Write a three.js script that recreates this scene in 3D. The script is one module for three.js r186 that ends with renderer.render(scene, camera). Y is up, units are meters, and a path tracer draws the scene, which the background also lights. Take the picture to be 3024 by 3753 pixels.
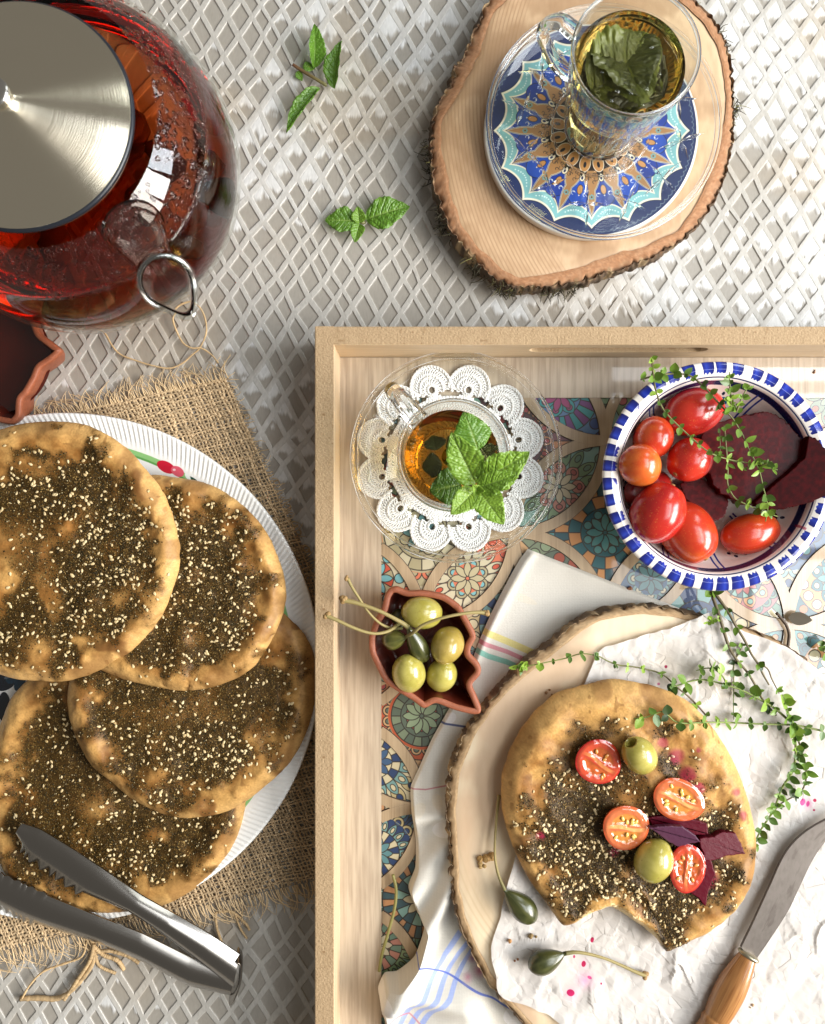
import * as THREE from 'three';
import { mergeGeometries, mergeVertices } from 'three/addons/utils/BufferGeometryUtils.js';
import { RoundedBoxGeometry } from 'three/addons/geometries/RoundedBoxGeometry.js';

// ---------------------------------------------------------------- camera, light, exposure
const H = 0.51, K = 1.75e-4, IW = 3024, IH = 3753;       // lens height over the table, metres per photo pixel on the table
const scene = new THREE.Scene();
const camera = new THREE.PerspectiveCamera((2 * Math.atan((IH * K) / 2 / H) * 180) / Math.PI, 825 / 1024, 0.02, 20);
camera.position.set(0, H, 0); camera.up.set(0, 0, -1); camera.lookAt(0, 0, 0);
camera.focus = 0.468; camera.userData.fStop = 11;
const renderer = new THREE.WebGLRenderer({ antialias: true });
renderer.toneMapping = THREE.LinearToneMapping;
renderer.toneMappingExposure = 1.2;
renderer.shadowMap.enabled = true;
scene.background = new THREE.Color(0.175, 0.166, 0.152);    // the dim room all round
// the window panes of the room: two rows high over the right side, one row lower down on the right
function pane(x, y, z, w, h, tx, ty, tz, color, power) {
  const l = new THREE.RectAreaLight(color, power, w, h);
  l.name = 'window_light'; l.position.set(x, y, z); l.lookAt(tx, ty, tz); scene.add(l);
}
for (let i = 0; i < 2; i++) for (let j = 0; j < 3; j++)
  pane(0.64 + i * 0.34, 1.42, -0.50 + j * 0.40, 0.32, 0.37, 0.64 + i * 0.34, 0, -0.50 + j * 0.40, new THREE.Color(0.93, 0.97, 1.0), i ? 9.0 : 3.8);
for (let j = 0; j < 3; j++)
  pane(2.10, 1.30, -0.28 + j * 0.66, 0.60, 1.04, 0.0, 0.02, 0.0 + j * 0.06, [new THREE.Color(0.88, 0.94, 1.0), new THREE.Color(1.0, 0.97, 0.92), new THREE.Color(1.0, 0.94, 0.85)][j], [15, 22, 21][j]);
pane(1.30, 1.15, -1.65, 0.42, 0.9, 0, 0, 0, new THREE.Color(0.9, 0.96, 0.95), 6);   // a smaller, shaded window further up the same side

// ---------------------------------------------------------------- helpers
const V3 = (x, y, z) => new THREE.Vector3(x, y, z);
const at = (px, py, h = 0) => V3((px - IW / 2) * K * (1 - h / H), h, (py - IH / 2) * K * (1 - h / H));
const mm = (px, h = 0) => px * K * (1 - h / H);           // photo pixels to metres at a height
const lerp = (a, b, t) => a + (b - a) * t, clamp = (x, a = 0, b = 1) => Math.min(b, Math.max(a, x));
const sst = (a, b, x) => { const t = clamp((x - a) / (b - a)); return t * t * (3 - 2 * t); };
const TAU = Math.PI * 2;
function rng(seed) { let s = seed >>> 0; return () => { s = (s + 0x6d2b79f5) | 0; let t = Math.imul(s ^ (s >>> 15), 1 | s); t = (t + Math.imul(t ^ (t >>> 7), 61 | t)) ^ t; return ((t ^ (t >>> 14)) >>> 0) / 4294967296; }; }
const PERM = new Uint8Array(512), VALS = new Float32Array(256);
{ const r = rng(77), p = [...Array(256).keys()]; for (let i = 255; i > 0; i--) { const j = Math.floor(r() * (i + 1)); [p[i], p[j]] = [p[j], p[i]]; } for (let i = 0; i < 512; i++) PERM[i] = p[i & 255]; for (let i = 0; i < 256; i++) VALS[i] = r(); }
function n2(x, y) {
  const xi = Math.floor(x), yi = Math.floor(y), fx = x - xi, fy = y - yi, u = fx * fx * (3 - 2 * fx), v = fy * fy * (3 - 2 * fy);
  const a = PERM[xi & 255], b = PERM[(xi + 1) & 255], c = yi & 255, d = (yi + 1) & 255;
  const p = VALS[PERM[a + c]], q = VALS[PERM[b + c]], r = VALS[PERM[a + d]], s = VALS[PERM[b + d]];
  return (p + (q - p) * u) * (1 - v) + (r + (s - r) * u) * v;
}
const fbm = (x, y, o = 4) => { let s = 0, a = 0.5, t = 0; for (let i = 0; i < o; i++) { s += a * n2(x, y); t += a; x = x * 2.03 + 17.1; y = y * 2.03 + 5.7; a *= 0.5; } return s / t; };
const n3 = (x, y, z) => { const k = Math.floor(z), f = z - k, t = f * f * (3 - 2 * f); return lerp(n2(x + k * 31.7, y + k * 17.3), n2(x + (k + 1) * 31.7, y + (k + 1) * 17.3), t); };
const mix3 = (a, b, t) => [lerp(a[0], b[0], t), lerp(a[1], b[1], t), lerp(a[2], b[2], t)];
const toS = (c) => 255 * (c <= 0.0031308 ? 12.92 * c : 1.055 * Math.pow(Math.max(c, 0), 1 / 2.4) - 0.055);

// names, labels, groups
const used = new Map();
function numbered(n) { const k = used.get(n) || 0; used.set(n, k + 1); return k ? `${n}_${String(k).padStart(3, '0')}` : n; }
function tag(o, label, category, group) { o.userData.label = label; if (category) o.userData.category = category; if (group) o.userData.group = group; return o; }
function thing(name, label, category, p = V3(0, 0, 0), turn = 0, group) {
  const o = new THREE.Group(); o.name = numbered(name); o.position.copy(p); o.rotation.y = turn; scene.add(o);
  return tag(o, label, category, group);
}
function part(name, geo, m, parent = scene, kind) {
  const o = new THREE.Mesh(geo, m); o.name = parent === scene ? numbered(name) : name; o.castShadow = o.receiveShadow = true;
  if (kind) o.userData.kind = kind; parent.add(o); return o;
}
// materials
const rgb = (c) => new THREE.Color().setRGB(c[0], c[1], c[2]);
const mat = (c, r = 0.6, o = {}) => new THREE.MeshPhysicalMaterial({ color: Array.isArray(c) ? rgb(c) : c, roughness: r, side: THREE.DoubleSide, ...o });
const glass = (o = {}) => mat([1, 1, 1], 0.0, { transmission: 1, thickness: 0.003, ior: 1.47, attenuationColor: rgb([0.86, 0.93, 0.88]), attenuationDistance: 0.05, ...o });
const paneGlass = (o = {}) => mat([0.97, 0.99, 0.98], 0.0, { transmission: 1, thickness: 0, ior: 1.5, ...o });
function tex(w, h, f, srgb = true) {                        // f(u, v) returns linear colour, or a number for data maps
  const d = new Uint8Array(w * h * 4);
  for (let y = 0, i = 0; y < h; y++) for (let x = 0; x < w; x++, i += 4) {
    const c = f((x + 0.5) / w, (y + 0.5) / h);
    if (typeof c === 'number') d[i] = d[i + 1] = d[i + 2] = clamp(c) * 255; else { d[i] = clamp(toS(c[0]), 0, 255); d[i + 1] = clamp(toS(c[1]), 0, 255); d[i + 2] = clamp(toS(c[2]), 0, 255); }
    d[i + 3] = 255;
  }
  const t = new THREE.DataTexture(d, w, h); t.magFilter = THREE.LinearFilter; t.minFilter = THREE.LinearFilter; t.wrapS = t.wrapT = THREE.MirroredRepeatWrapping;
  if (srgb) t.colorSpace = THREE.SRGBColorSpace; t.needsUpdate = true; return t;
}
function canvas(w, h, draw, srgb = true) {
  const c = document.createElement('canvas'); c.width = w; c.height = h; const g = c.getContext('2d'); draw(g, w, h);
  const t = new THREE.CanvasTexture(c); t.flipY = false; t.wrapS = t.wrapT = THREE.RepeatWrapping; if (srgb) t.colorSpace = THREE.SRGBColorSpace; return t;
}
// geometry
function buildGeo(pos, idx, uv, col) {
  const g = new THREE.BufferGeometry(); g.setAttribute('position', new THREE.Float32BufferAttribute(pos, 3));
  if (uv) g.setAttribute('uv', new THREE.Float32BufferAttribute(uv, 2)); if (col) g.setAttribute('color', new THREE.Float32BufferAttribute(col, 3));
  g.setIndex(idx); g.computeVertexNormals(); return g;
}
// a surface over u, v in 0..1; f(u, v, i, j) gives [x, y, z, r, g, b]; wrapped sews u = 0 to u = 1
function surf(nu, nv, f, { wrapU = false, uvf, color = false } = {}) {
  const pos = [], uv = [], col = [], idx = [];
  for (let j = 0; j <= nv; j++) for (let i = 0; i <= nu; i++) {
    const u = i / nu, v = j / nv, p = f(u, v, i, j); pos.push(p[0], p[1], p[2]); if (color) col.push(p[3], p[4], p[5]);
    const t = uvf ? uvf(u, v, p) : [u, v]; uv.push(t[0], t[1]);
  }
  const W = nu + 1;
  for (let j = 0; j < nv; j++) for (let i = 0; i < nu; i++) { const a = j * W + i; idx.push(a, a + W, a + 1, a + 1, a + W, a + W + 1); }
  const g = buildGeo(pos, idx, uv, color ? col : null);
  if (wrapU) { const n = g.attributes.normal; for (let j = 0; j <= nv; j++) { const a = j * W, b = a + nu; const v = V3(n.getX(a) + n.getX(b), n.getY(a) + n.getY(b), n.getZ(a) + n.getZ(b)).normalize(); n.setXYZ(a, v.x, v.y, v.z); n.setXYZ(b, v.x, v.y, v.z); } }
  return g;
}
// a turned body; profile of [radius, height], smooth curve when smooth is set; mod(theta, t, r) may change the radius
function lathe(profile, { seg = 96, smooth = 0, mod } = {}) {
  let pts = profile.map((p) => new THREE.Vector2(p[0], p[1]));
  if (smooth) pts = new THREE.SplineCurve(pts).getPoints(smooth);
  const L = [0]; for (let i = 1; i < pts.length; i++) L.push(L[i - 1] + pts[i].distanceTo(pts[i - 1]));
  const T = L[L.length - 1];
  return surf(seg, pts.length - 1, (u, v, i, j) => { const a = u * TAU, r = mod ? mod(a, L[j] / T, pts[j].x, pts[j].y) : pts[j].x; return [Math.cos(a) * r, pts[j].y, Math.sin(a) * r]; },
    { wrapU: true, uvf: (u, v) => [u, v] });
}
// a tapered tube along points; r is a number or a function of t; flat squashes it
function tube(points, r, { seg = 40, rad = 8, cap = true, tension = 0.5, closed = false, color, straight = false } = {}) {
  const c = straight ? null : new THREE.CatmullRomCurve3(points, closed, 'catmullrom', tension), R = typeof r === 'function' ? r : () => r;
  const P = [], pos = [], idx = [], uv = [], col = [];
  for (let i = 0; i <= seg; i++) P.push(straight ? points[Math.min(i, points.length - 1)].clone() : c.getPoint(i / seg));
  let N = V3(0, 1, 0), T0 = P[1].clone().sub(P[0]).normalize(); if (Math.abs(T0.y) > 0.95) N.set(1, 0, 0);
  for (let i = 0; i <= seg; i++) {
    const T = P[Math.min(seg, i + 1)].clone().sub(P[Math.max(0, i - 1)]).normalize(); N.addScaledVector(T, -N.dot(T)).normalize(); const B = T.clone().cross(N), rr = R(i / seg);
    const [ra, rb] = Array.isArray(rr) ? rr : [rr, rr];
    for (let k = 0; k <= rad; k++) { const a = (k / rad) * TAU, ca = Math.cos(a) * rb, sa = Math.sin(a) * ra; pos.push(P[i].x + N.x * ca + B.x * sa, P[i].y + N.y * ca + B.y * sa, P[i].z + N.z * ca + B.z * sa); uv.push(i / seg, k / rad); if (color) col.push(...color(i / seg, k / rad)); }
  }
  const W = rad + 1; for (let i = 0; i < seg; i++) for (let k = 0; k < rad; k++) { const a = i * W + k; idx.push(a, a + 1, a + W, a + 1, a + W + 1, a + W); }
  if (cap && !closed) for (const e of [0, seg]) { const m = pos.length / 3; pos.push(P[e].x, P[e].y, P[e].z); uv.push(e / seg, 0); if (color) col.push(...color(e / seg, 0)); for (let k = 0; k < rad; k++) e ? idx.push(m, e * W + k, e * W + k + 1) : idx.push(m, k + 1, k); }
  const g = buildGeo(pos, idx, uv, color ? col : null);
  const n = g.attributes.normal; for (let i = 0; i <= seg; i++) { const a = i * W, b = a + rad, v = V3(n.getX(a) + n.getX(b), n.getY(a) + n.getY(b), n.getZ(a) + n.getZ(b)).normalize(); n.setXYZ(a, v.x, v.y, v.z); n.setXYZ(b, v.x, v.y, v.z); }
  return g;
}
const planarUV = (g, x0, z0, w, d) => { const p = g.attributes.position, uv = []; for (let i = 0; i < p.count; i++) uv.push((p.getX(i) - x0) / w, (p.getZ(i) - z0) / d); g.setAttribute('uv', new THREE.Float32BufferAttribute(uv, 2)); return g; };
const move = (g, x, y, z) => (g.translate(x, y, z), g);
// radius round a centre as a smooth function of the angle, from an outline of [x, z]
function radial(outline, cx, cz) {
  const a = outline.map(([x, z]) => [Math.atan2(z - cz, x - cx), Math.hypot(x - cx, z - cz)]).sort((p, q) => p[0] - q[0]), n = a.length;
  return (t) => {
    t = ((t + Math.PI) % TAU + TAU) % TAU - Math.PI; let i = 0; while (i < n && a[i][0] <= t) i++;
    const g = (k) => { const m = ((k % n) + n) % n; return [a[m][0] + TAU * Math.floor(k / n), a[m][1]]; }, p0 = g(i - 2), p1 = g(i - 1), p2 = g(i), p3 = g(i + 1), s = (t - p1[0]) / (p2[0] - p1[0] || 1);
    const m1 = ((p2[1] - p0[1]) / (p2[0] - p0[0])) * (p2[0] - p1[0]), m2 = ((p3[1] - p1[1]) / (p3[0] - p1[0])) * (p2[0] - p1[0]), s2 = s * s, s3 = s2 * s;
    return (2 * s3 - 3 * s2 + 1) * p1[1] + (s3 - 2 * s2 + s) * m1 + (-2 * s3 + 3 * s2) * p2[1] + (s3 - s2) * m2;
  };
}
const outlinePx = (list, h) => list.map(([x, y]) => { const p = at(x, y, h); return [p.x, p.z]; });
function instanced(name, geo, m, matrices, colors, parent) {
  const o = new THREE.InstancedMesh(geo, m, matrices.length); matrices.forEach((q, i) => o.setMatrixAt(i, q)); if (colors) colors.forEach((c, i) => o.setColorAt(i, rgb(c)));
  o.name = name; o.userData.kind = 'stuff'; o.castShadow = o.receiveShadow = true; parent.add(o); return o;
}
// ---------------------------------------------------------------- the glazed table with its diamond relief
const TRAY_L = at(1150, 0, 0.046).x, TRAY_T = at(0, 1199, 0.046).z;
const PLATE = at(240, 2447, 0.02), SLICE = at(2134, 505, 0.02);
{
  const table = new THREE.Group(); table.name = 'table'; scene.add(table);
  table.userData = { kind: 'structure', label: 'taupe glazed table top with a relief of small diamonds' };
  const slab = new THREE.BoxGeometry(1.5, 0.03, 1.5); slab.translate(0, -0.0165, 0);
  part('table_top', slab, mat([0.4, 0.36, 0.3], 0.5), table);
  const m = mat([1, 1, 1], 0.36, { vertexColors: true, specularIntensity: 0.7, clearcoat: 0.16, clearcoatRoughness: 0.15 });
  const e1 = [0.0075, 0.0128], e2 = [0.0075, -0.0100], r = rng(5), J = (k) => (VALS[k & 255] - 0.5) * 0.44;
  const corner = (i, j) => { const a = i + J(i * 7 + 3) + (n2(i * 0.7, j * 0.7) - 0.5) * 0.30, b = j + J(j * 11 + 90) + (n2(i * 0.6 + 40, j * 0.6) - 0.5) * 0.30; return [a * e2[0] + b * e1[0], a * e2[1] + b * e1[1]]; };
  const inTray = (x, z, d) => x > TRAY_L + d && z > TRAY_T + d;
  const hidden = (x, z) => inTray(x, z, 0.012) || Math.hypot(x - PLATE.x, z - PLATE.z) < 0.135 || Math.hypot(x - SLICE.x, z - SLICE.z) < 0.08;
  const BR = [0, 0.1, 0.122, 0.137, 0.152, 0.20, 0.29, 0.38, 0.47, 0.56, 0.65, 0.74, 0.80, 0.848, 0.863, 0.878, 0.90, 1], N = BR.length - 1, seen = [], rest = [];
  for (let i = -46; i <= 46; i++) for (let j = -46; j <= 46; j++) {
    const c = [corner(i, j), corner(i + 1, j), corner(i + 1, j + 1), corner(i, j + 1)], cx = (c[0][0] + c[2][0]) / 2, cz = (c[0][1] + c[2][1]) / 2;
    if (Math.abs(cx) > 0.31 || Math.abs(cz) > 0.375 || hidden(cx, cz)) continue;
    const zone = n2(cx * 14 + 30, cz * 14 + 9), right = sst(0.1, 0.24, cx) * sst(0.02, -0.12, cz);
    const fill = clamp((zone - 0.44) * 1.7 + right * 0.8 + (r() - 0.5) * 1.0 - sst(0.1, 0.3, cz) * 0.15), seed = r() * 90;
    const lop = (r() - 0.5) * 0.7, wob = 0.25 + r() * 0.35;
    const g = surf(N, N, (u_, v_, i_, j_) => {
      const u = BR[i_], v = BR[j_];
      const x = lerp(lerp(c[0][0], c[1][0], u), lerp(c[3][0], c[2][0], u), v), z = lerp(lerp(c[0][1], c[1][1], u), lerp(c[3][1], c[2][1], u), v);
      const d = Math.min(u, 1 - u, v, 1 - v) + (n2(x * 700, z * 700) - 0.5) * 0.016;
      const up = (cz - z) / 0.0085 + (x - cx) / 0.006 * lop * 0.6 + (n2(x * 330 + seed, z * 330) - 0.5) * wob * 2;
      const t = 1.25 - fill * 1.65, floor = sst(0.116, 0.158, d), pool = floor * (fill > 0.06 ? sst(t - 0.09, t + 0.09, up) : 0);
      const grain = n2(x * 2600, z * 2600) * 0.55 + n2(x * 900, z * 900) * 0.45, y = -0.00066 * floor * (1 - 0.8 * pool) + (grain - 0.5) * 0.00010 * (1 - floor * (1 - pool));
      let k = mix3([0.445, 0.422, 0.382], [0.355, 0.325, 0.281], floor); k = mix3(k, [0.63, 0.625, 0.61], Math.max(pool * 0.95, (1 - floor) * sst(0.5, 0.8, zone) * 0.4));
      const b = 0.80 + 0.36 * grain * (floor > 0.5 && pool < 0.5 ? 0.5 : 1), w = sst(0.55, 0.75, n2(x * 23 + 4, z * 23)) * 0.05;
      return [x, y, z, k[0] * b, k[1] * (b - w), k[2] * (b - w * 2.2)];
    }, { color: true });
    g.deleteAttribute('uv');
    const inView = Math.abs(cx) < 0.262 && Math.abs(cz) < 0.326 && !inTray(cx, cz, 0) && Math.hypot(cx + 0.182, cz + 0.1886) > 0.09 && Math.hypot(cx - PLATE.x, cz - PLATE.z) > 0.155 && Math.hypot(cx - SLICE.x, cz - SLICE.z) > 0.098;
    (inView ? seen : rest).push(g);
  }
  const step = Math.max(1, seen.length / 300);
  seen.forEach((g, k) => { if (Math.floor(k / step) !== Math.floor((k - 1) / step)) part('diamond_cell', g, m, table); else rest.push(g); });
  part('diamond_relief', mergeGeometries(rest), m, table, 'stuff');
}
// ---------------------------------------------------------------- the wooden tray with its printed inlay
const TF = 0.0092, TRAY_H = 0.046;                         // tray floor and rim heights
const TIL = at(1221, 0, TRAY_H).x, TIT = at(0, 1264, TRAY_H).z, TR = 0.36, TB = 0.37;
const IX = at(1398, 0, TF).x, IZ = at(0, 1458, TF).z;      // where the inlay starts
const woodGrain = (base, dark, fx, fy, amt) => tex(768, 768, (u, v) => {
  const w = n2(u * 6, v * 2) * 0.5, s = fbm(u * fx + w * 2, v * fy, 4), pores = Math.pow(n2(u * fx * 4.2 + w, v * fy * 1.4), 5), band = fbm(u * 5 + w, v * 0.9, 2);
  return mix3(base, dark, clamp((s - 0.32) * amt + pores * 0.45 + (band - 0.5) * 0.5));
});
const T_ash = woodGrain([0.52, 0.42, 0.31], [0.29, 0.215, 0.15], 190, 12, 1.3);
const T_pale = woodGrain([0.66, 0.50, 0.32], [0.44, 0.30, 0.165], 30, 3, 0.9);
const T_mdf = tex(512, 512, (u, v) => {
  const a = fbm(u * 150 + v * 97, v * 150 - u * 97, 4), b = n2(u * 14, v * 14), k = clamp((a - 0.5) * 1.9 + 0.5), sp = sst(0.80, 0.86, n2(u * 60 + 3, v * 60)) * sst(0.5, 0.8, n2(u * 7, v * 7 + 30));
  return mix3(mix3([0.335, 0.222, 0.118], [0.43, 0.300, 0.170], k), [0.24, 0.14, 0.06], clamp(sp * 0.7 + (0.5 - b) * 0.25));
});
const T_fine = tex(512, 512, (u, v) => fbm(u * 120, v * 120, 3), false);
const linenDark = '#33291f';
function mandala(g, cx, cy, R, pal, n, seed) {
  const r = rng(seed), css = (k) => pal[k % pal.length]; g.fillStyle = pal[0]; g.fillRect(cx - R * 2, cy - R * 2, R * 4, R * 4); g.lineJoin = 'round';
  const petal = (r0, r1, w, a, col, inner) => {
    g.save(); g.translate(cx, cy); g.rotate(a); g.beginPath(); g.moveTo(r0, 0); g.bezierCurveTo(r0 + (r1 - r0) * 0.25, -w, r0 + (r1 - r0) * 0.75, -w, r1, 0); g.bezierCurveTo(r0 + (r1 - r0) * 0.75, w, r0 + (r1 - r0) * 0.25, w, r0, 0);
    g.fillStyle = col; g.fill(); g.lineWidth = Math.max(2, R * 0.014); g.strokeStyle = linenDark; g.stroke();
    if (inner) { g.beginPath(); g.ellipse(lerp(r0, r1, 0.62), 0, (r1 - r0) * 0.17, w * 0.36, 0, 0, TAU); g.fillStyle = inner; g.fill(); g.stroke(); } g.restore();
  };
  let ro = R * 1.45, k = 1;
  while (ro > R * 0.16) {
    const th = R * (0.16 + r() * 0.16), ri = Math.max(ro - th, R * 0.04), kind = Math.floor(r() * 4), m = n * (ro > R * 0.6 ? 2 : 1), off = r() < 0.5 ? 0 : Math.PI / m;
    g.strokeStyle = linenDark; g.lineWidth = Math.max(2, R * 0.016);
    if (kind === 0) for (let i = 0; i < m; i++) petal(ri * 0.75, ro, (ro * Math.PI / m) * 0.86, (i * TAU) / m + off, css(k), css(k + 2));
    else if (kind === 1) { for (let i = 0; i < m * 2; i++) { g.beginPath(); g.arc(cx, cy, ro, (i * Math.PI) / m, ((i + 1) * Math.PI) / m); g.arc(cx, cy, ri, ((i + 1) * Math.PI) / m, (i * Math.PI) / m, true); g.closePath(); g.fillStyle = css(i % 2 ? k : k + 1); g.fill(); g.stroke(); } }
    else if (kind === 2) { g.beginPath(); g.arc(cx, cy, ro, 0, TAU); g.fillStyle = css(k); g.fill(); g.stroke(); for (let i = 0; i < m; i++) { const a = (i * TAU) / m + off, q = (ro + ri) / 2; g.beginPath(); g.arc(cx + Math.cos(a) * q, cy + Math.sin(a) * q, Math.min(th * 0.36, (q * Math.PI / m) * 0.8), 0, TAU); g.fillStyle = css(k + 3); g.fill(); g.stroke(); } }
    else for (let i = 0; i < m; i++) { const a = (i * TAU) / m + off, q = ri + th * 0.3; g.beginPath(); g.arc(cx + Math.cos(a) * q, cy + Math.sin(a) * q, (q * Math.PI) / m, a - 1.7, a + 1.7); g.fillStyle = css(k); g.fill(); g.stroke(); g.beginPath(); g.arc(cx + Math.cos(a) * q, cy + Math.sin(a) * q, (q * Math.PI) / m * 0.5, a - 1.7, a + 1.7); g.fillStyle = css(k + 2); g.fill(); g.stroke(); }
    ro = ri + R * 0.02; k++;
  }
  for (let i = 0; i < n; i++) petal(R * 0.03, R * 0.30, R * 0.085, (i * TAU) / n, css(k + 1), null);
}
const PALS = [
  ['#6f8f7c', '#b9655a', '#d8ceb0', '#86b0a8', '#7d9a72', '#c98a78'], ['#1c6672', '#c9712f', '#e2dcc0', '#5aa0a2', '#245a68', '#d89a5a'], ['#b6ae8a', '#d4573a', '#7fc2cc', '#c8bf9a', '#e07a58', '#d9d2b4'],
  ['#2f4f92', '#a8417c', '#c9c24e', '#5f87b8', '#7c3f8a', '#3aa0a8'], ['#5a3038', '#b24a48', '#7fae9e', '#d9c49c', '#7a4a5a', '#c98a60'], ['#28406e', '#d9cfac', '#5f8f96', '#3f5f86', '#c8b888', '#7aa6a6'],
  ['#5e6e5e', '#c1592f', '#93a886', '#a84a2c', '#d0a878', '#7f8f74'], ['#40606a', '#8fbcb4', '#b86a6a', '#e0d6b2', '#5f8a70', '#d09a6a'],
];
{
  const t = thing('wooden_tray', 'square pale wooden tray with a printed mandala inlay under the food', 'tray');
  const mMdf = mat([1, 1, 1], 0.75, { map: T_mdf, bumpMap: T_fine, bumpScale: 0.0003 }), mPale = mat([1, 1, 1], 0.45, { map: T_pale });
  const side = (len, hole) => {
    const s = new THREE.Shape(); s.moveTo(0, 0); s.lineTo(len, 0); s.lineTo(len, TRAY_H - 0.0005); s.lineTo(0, TRAY_H - 0.0005);
    if (hole) { const q = new THREE.Path(), [a, b, lo, hi] = hole, rr = (hi - lo) / 2; q.absarc(a + rr, lo + rr, rr, Math.PI * 1.5, Math.PI * 0.5, true); q.absarc(b - rr, lo + rr, rr, Math.PI * 0.5, -Math.PI * 0.5, true); s.holes.push(q); }
    return new THREE.ExtrudeGeometry(s, { depth: 0.0095, bevelEnabled: true, bevelThickness: 0.0006, bevelSize: 0.0005, bevelSegments: 2, curveSegments: 20 });
  };
  const th = TIL - TRAY_L;
  const dress = (name, g, along) => {                     // mdf on top, pale wood on the walls: two skins of one side, cut by the way each face looks
    const src = g.index ? g.toNonIndexed() : g, P = src.attributes.position, Nn = src.attributes.normal, tops = [], walls = [];
    for (let i = 0; i < P.count; i += 3) (Nn.getY(i) + Nn.getY(i + 1) + Nn.getY(i + 2) > 2.1 ? tops : walls).push(i);
    const cut = (list, uvf) => { const p = [], n = [], uv = []; for (const i of list) for (let k = i; k < i + 3; k++) { p.push(P.getX(k), P.getY(k), P.getZ(k)); n.push(Nn.getX(k), Nn.getY(k), Nn.getZ(k)); uv.push(...uvf(k)); } const q = new THREE.BufferGeometry(); q.setAttribute('position', new THREE.Float32BufferAttribute(p, 3)); q.setAttribute('normal', new THREE.Float32BufferAttribute(n, 3)); q.setAttribute('uv', new THREE.Float32BufferAttribute(uv, 2)); return q; };
    const o = part(name, cut(walls, (k) => { const l = along === 'x' ? P.getX(k) : P.getZ(k); return [(P.getY(k) + P.getX(k) * 0.1) / 0.06, l / 0.3]; }), mPale, t);
    part('rim_face', cut(tops, (k) => [P.getX(k) / 0.1, P.getZ(k) / 0.1]), mMdf, o);
  };
  const gl = side(TB + 0.012 - TRAY_T); gl.rotateY(-Math.PI / 2); gl.scale(th / 0.0107, 1, 1); gl.translate(TIL, 0, TRAY_T); dress('frame_side', gl, 'z');
  const gt = side(TR + 0.012 - TIL - 0.0012, [at(1938, 0, 0.036).x - TIL, at(2600, 0, 0.036).x - TIL, 0.024, 0.038]); gt.translate(TIL + 0.0009, 0, TIT - 0.0102); dress('frame_side', gt, 'x');
  const gr = side(TB - TIT - 0.0012); gr.rotateY(-Math.PI / 2); gr.translate(TR + 0.0112, 0, TIT + 0.0008); dress('frame_side', gr, 'z');
  const gb = side(TR - TIL - 0.0012, [0.14, 0.26, 0.024, 0.038]); gb.translate(TIL + 0.0008, 0, TB); dress('frame_side', gb, 'x');
  // board, veneer border
  const board = new THREE.BoxGeometry(TR - TIL - 0.001, 0.004, TB - TIT - 0.001); board.translate((TR + TIL) / 2, 0.0055, (TB + TIT) / 2); part('base_board', board, mPale, t);
  const x0 = TIL + 0.0002, z0 = TIT + 0.0002, L = new THREE.Shape(); L.moveTo(x0, -z0); L.lineTo(TR, -z0); L.lineTo(TR, -IZ); L.lineTo(IX, -IZ); L.lineTo(IX, -TB); L.lineTo(x0, -TB); L.closePath();
  const lg = new THREE.ExtrudeGeometry(L, { depth: 0.0018, bevelEnabled: false }); lg.rotateX(-Math.PI / 2); lg.translate(0, 0.00765, 0);
  part('veneer_border', planarUV(lg, 0, 0, 0.31, 0.31), mat([1, 1, 1], 0.42, { map: T_ash, clearcoat: 1, clearcoatRoughness: 0.03 }), t);
  // printed pieces, one per cell between the bands
  const N0 = at(2220, 1615, TF), D = mm(337, TF), PW = 0.36, PD = 0.40, S = 5100, cx = (i) => N0.x + i * D, cz = (j) => N0.z + j * D;
  const cells = [];
  for (let i = -5; i <= 5; i++) for (let j = -4; j <= 7; j++) {
    if (((i + j) % 2 + 2) % 2 === 0) for (const s of [1, -1]) {                // lens from this node to the next one down-right or up-right
      const P = []; const arc = (ox, oz, ax, az, bx, bz) => { let a = Math.atan2(az - oz, ax - ox), b = Math.atan2(bz - oz, bx - ox); if (b - a > Math.PI) b -= TAU; if (a - b > Math.PI) b += TAU; for (let k = 0; k < 16; k++) { const q = lerp(a, b, k / 16); P.push([cx(ox) + Math.cos(q) * D, cz(oz) + Math.sin(q) * D]); } };
      arc(i + 1, j, i, j, i + 1, j + s); arc(i, j + s, i + 1, j + s, i, j); cells.push({ P, c: [cx(i + 0.5), cz(j + s * 0.5)], R: D * 0.62, i, j: j + (s > 0 ? 50 : 0), lens: true });
    } else {
      const P = []; for (const [a, b, ox, oz] of [[[1, 0], [0, 1], 1, 1], [[0, 1], [-1, 0], -1, 1], [[-1, 0], [0, -1], -1, -1], [[0, -1], [1, 0], 1, -1]]) { let q = Math.atan2(a[1] - oz, a[0] - ox), w = Math.atan2(b[1] - oz, b[0] - ox); if (w - q > Math.PI) w -= TAU; if (q - w > Math.PI) w += TAU; for (let k = 0; k < 12; k++) { const e = lerp(q, w, k / 12); P.push([cx(i + ox) + Math.cos(e) * D, cz(j + oz) + Math.sin(e) * D]); } }
      cells.push({ P, c: [cx(i), cz(j)], R: D * 0.7, i, j, lens: false });
    }
  }
  const kept = cells.filter((q) => q.P.some(([x, z]) => x > IX + 0.004 && z > IZ + 0.004) && q.P.some(([x, z]) => x < 0.29 && z < 0.35));
  const palOf = (q) => { const key = `${q.i},${q.j}`; const fixed = { '-1,50': 0 }; return fixed[key] ?? Math.floor(n2(q.i * 13.7 + 5, q.j * 7.3 + 2) * 977) % PALS.length; };
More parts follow.
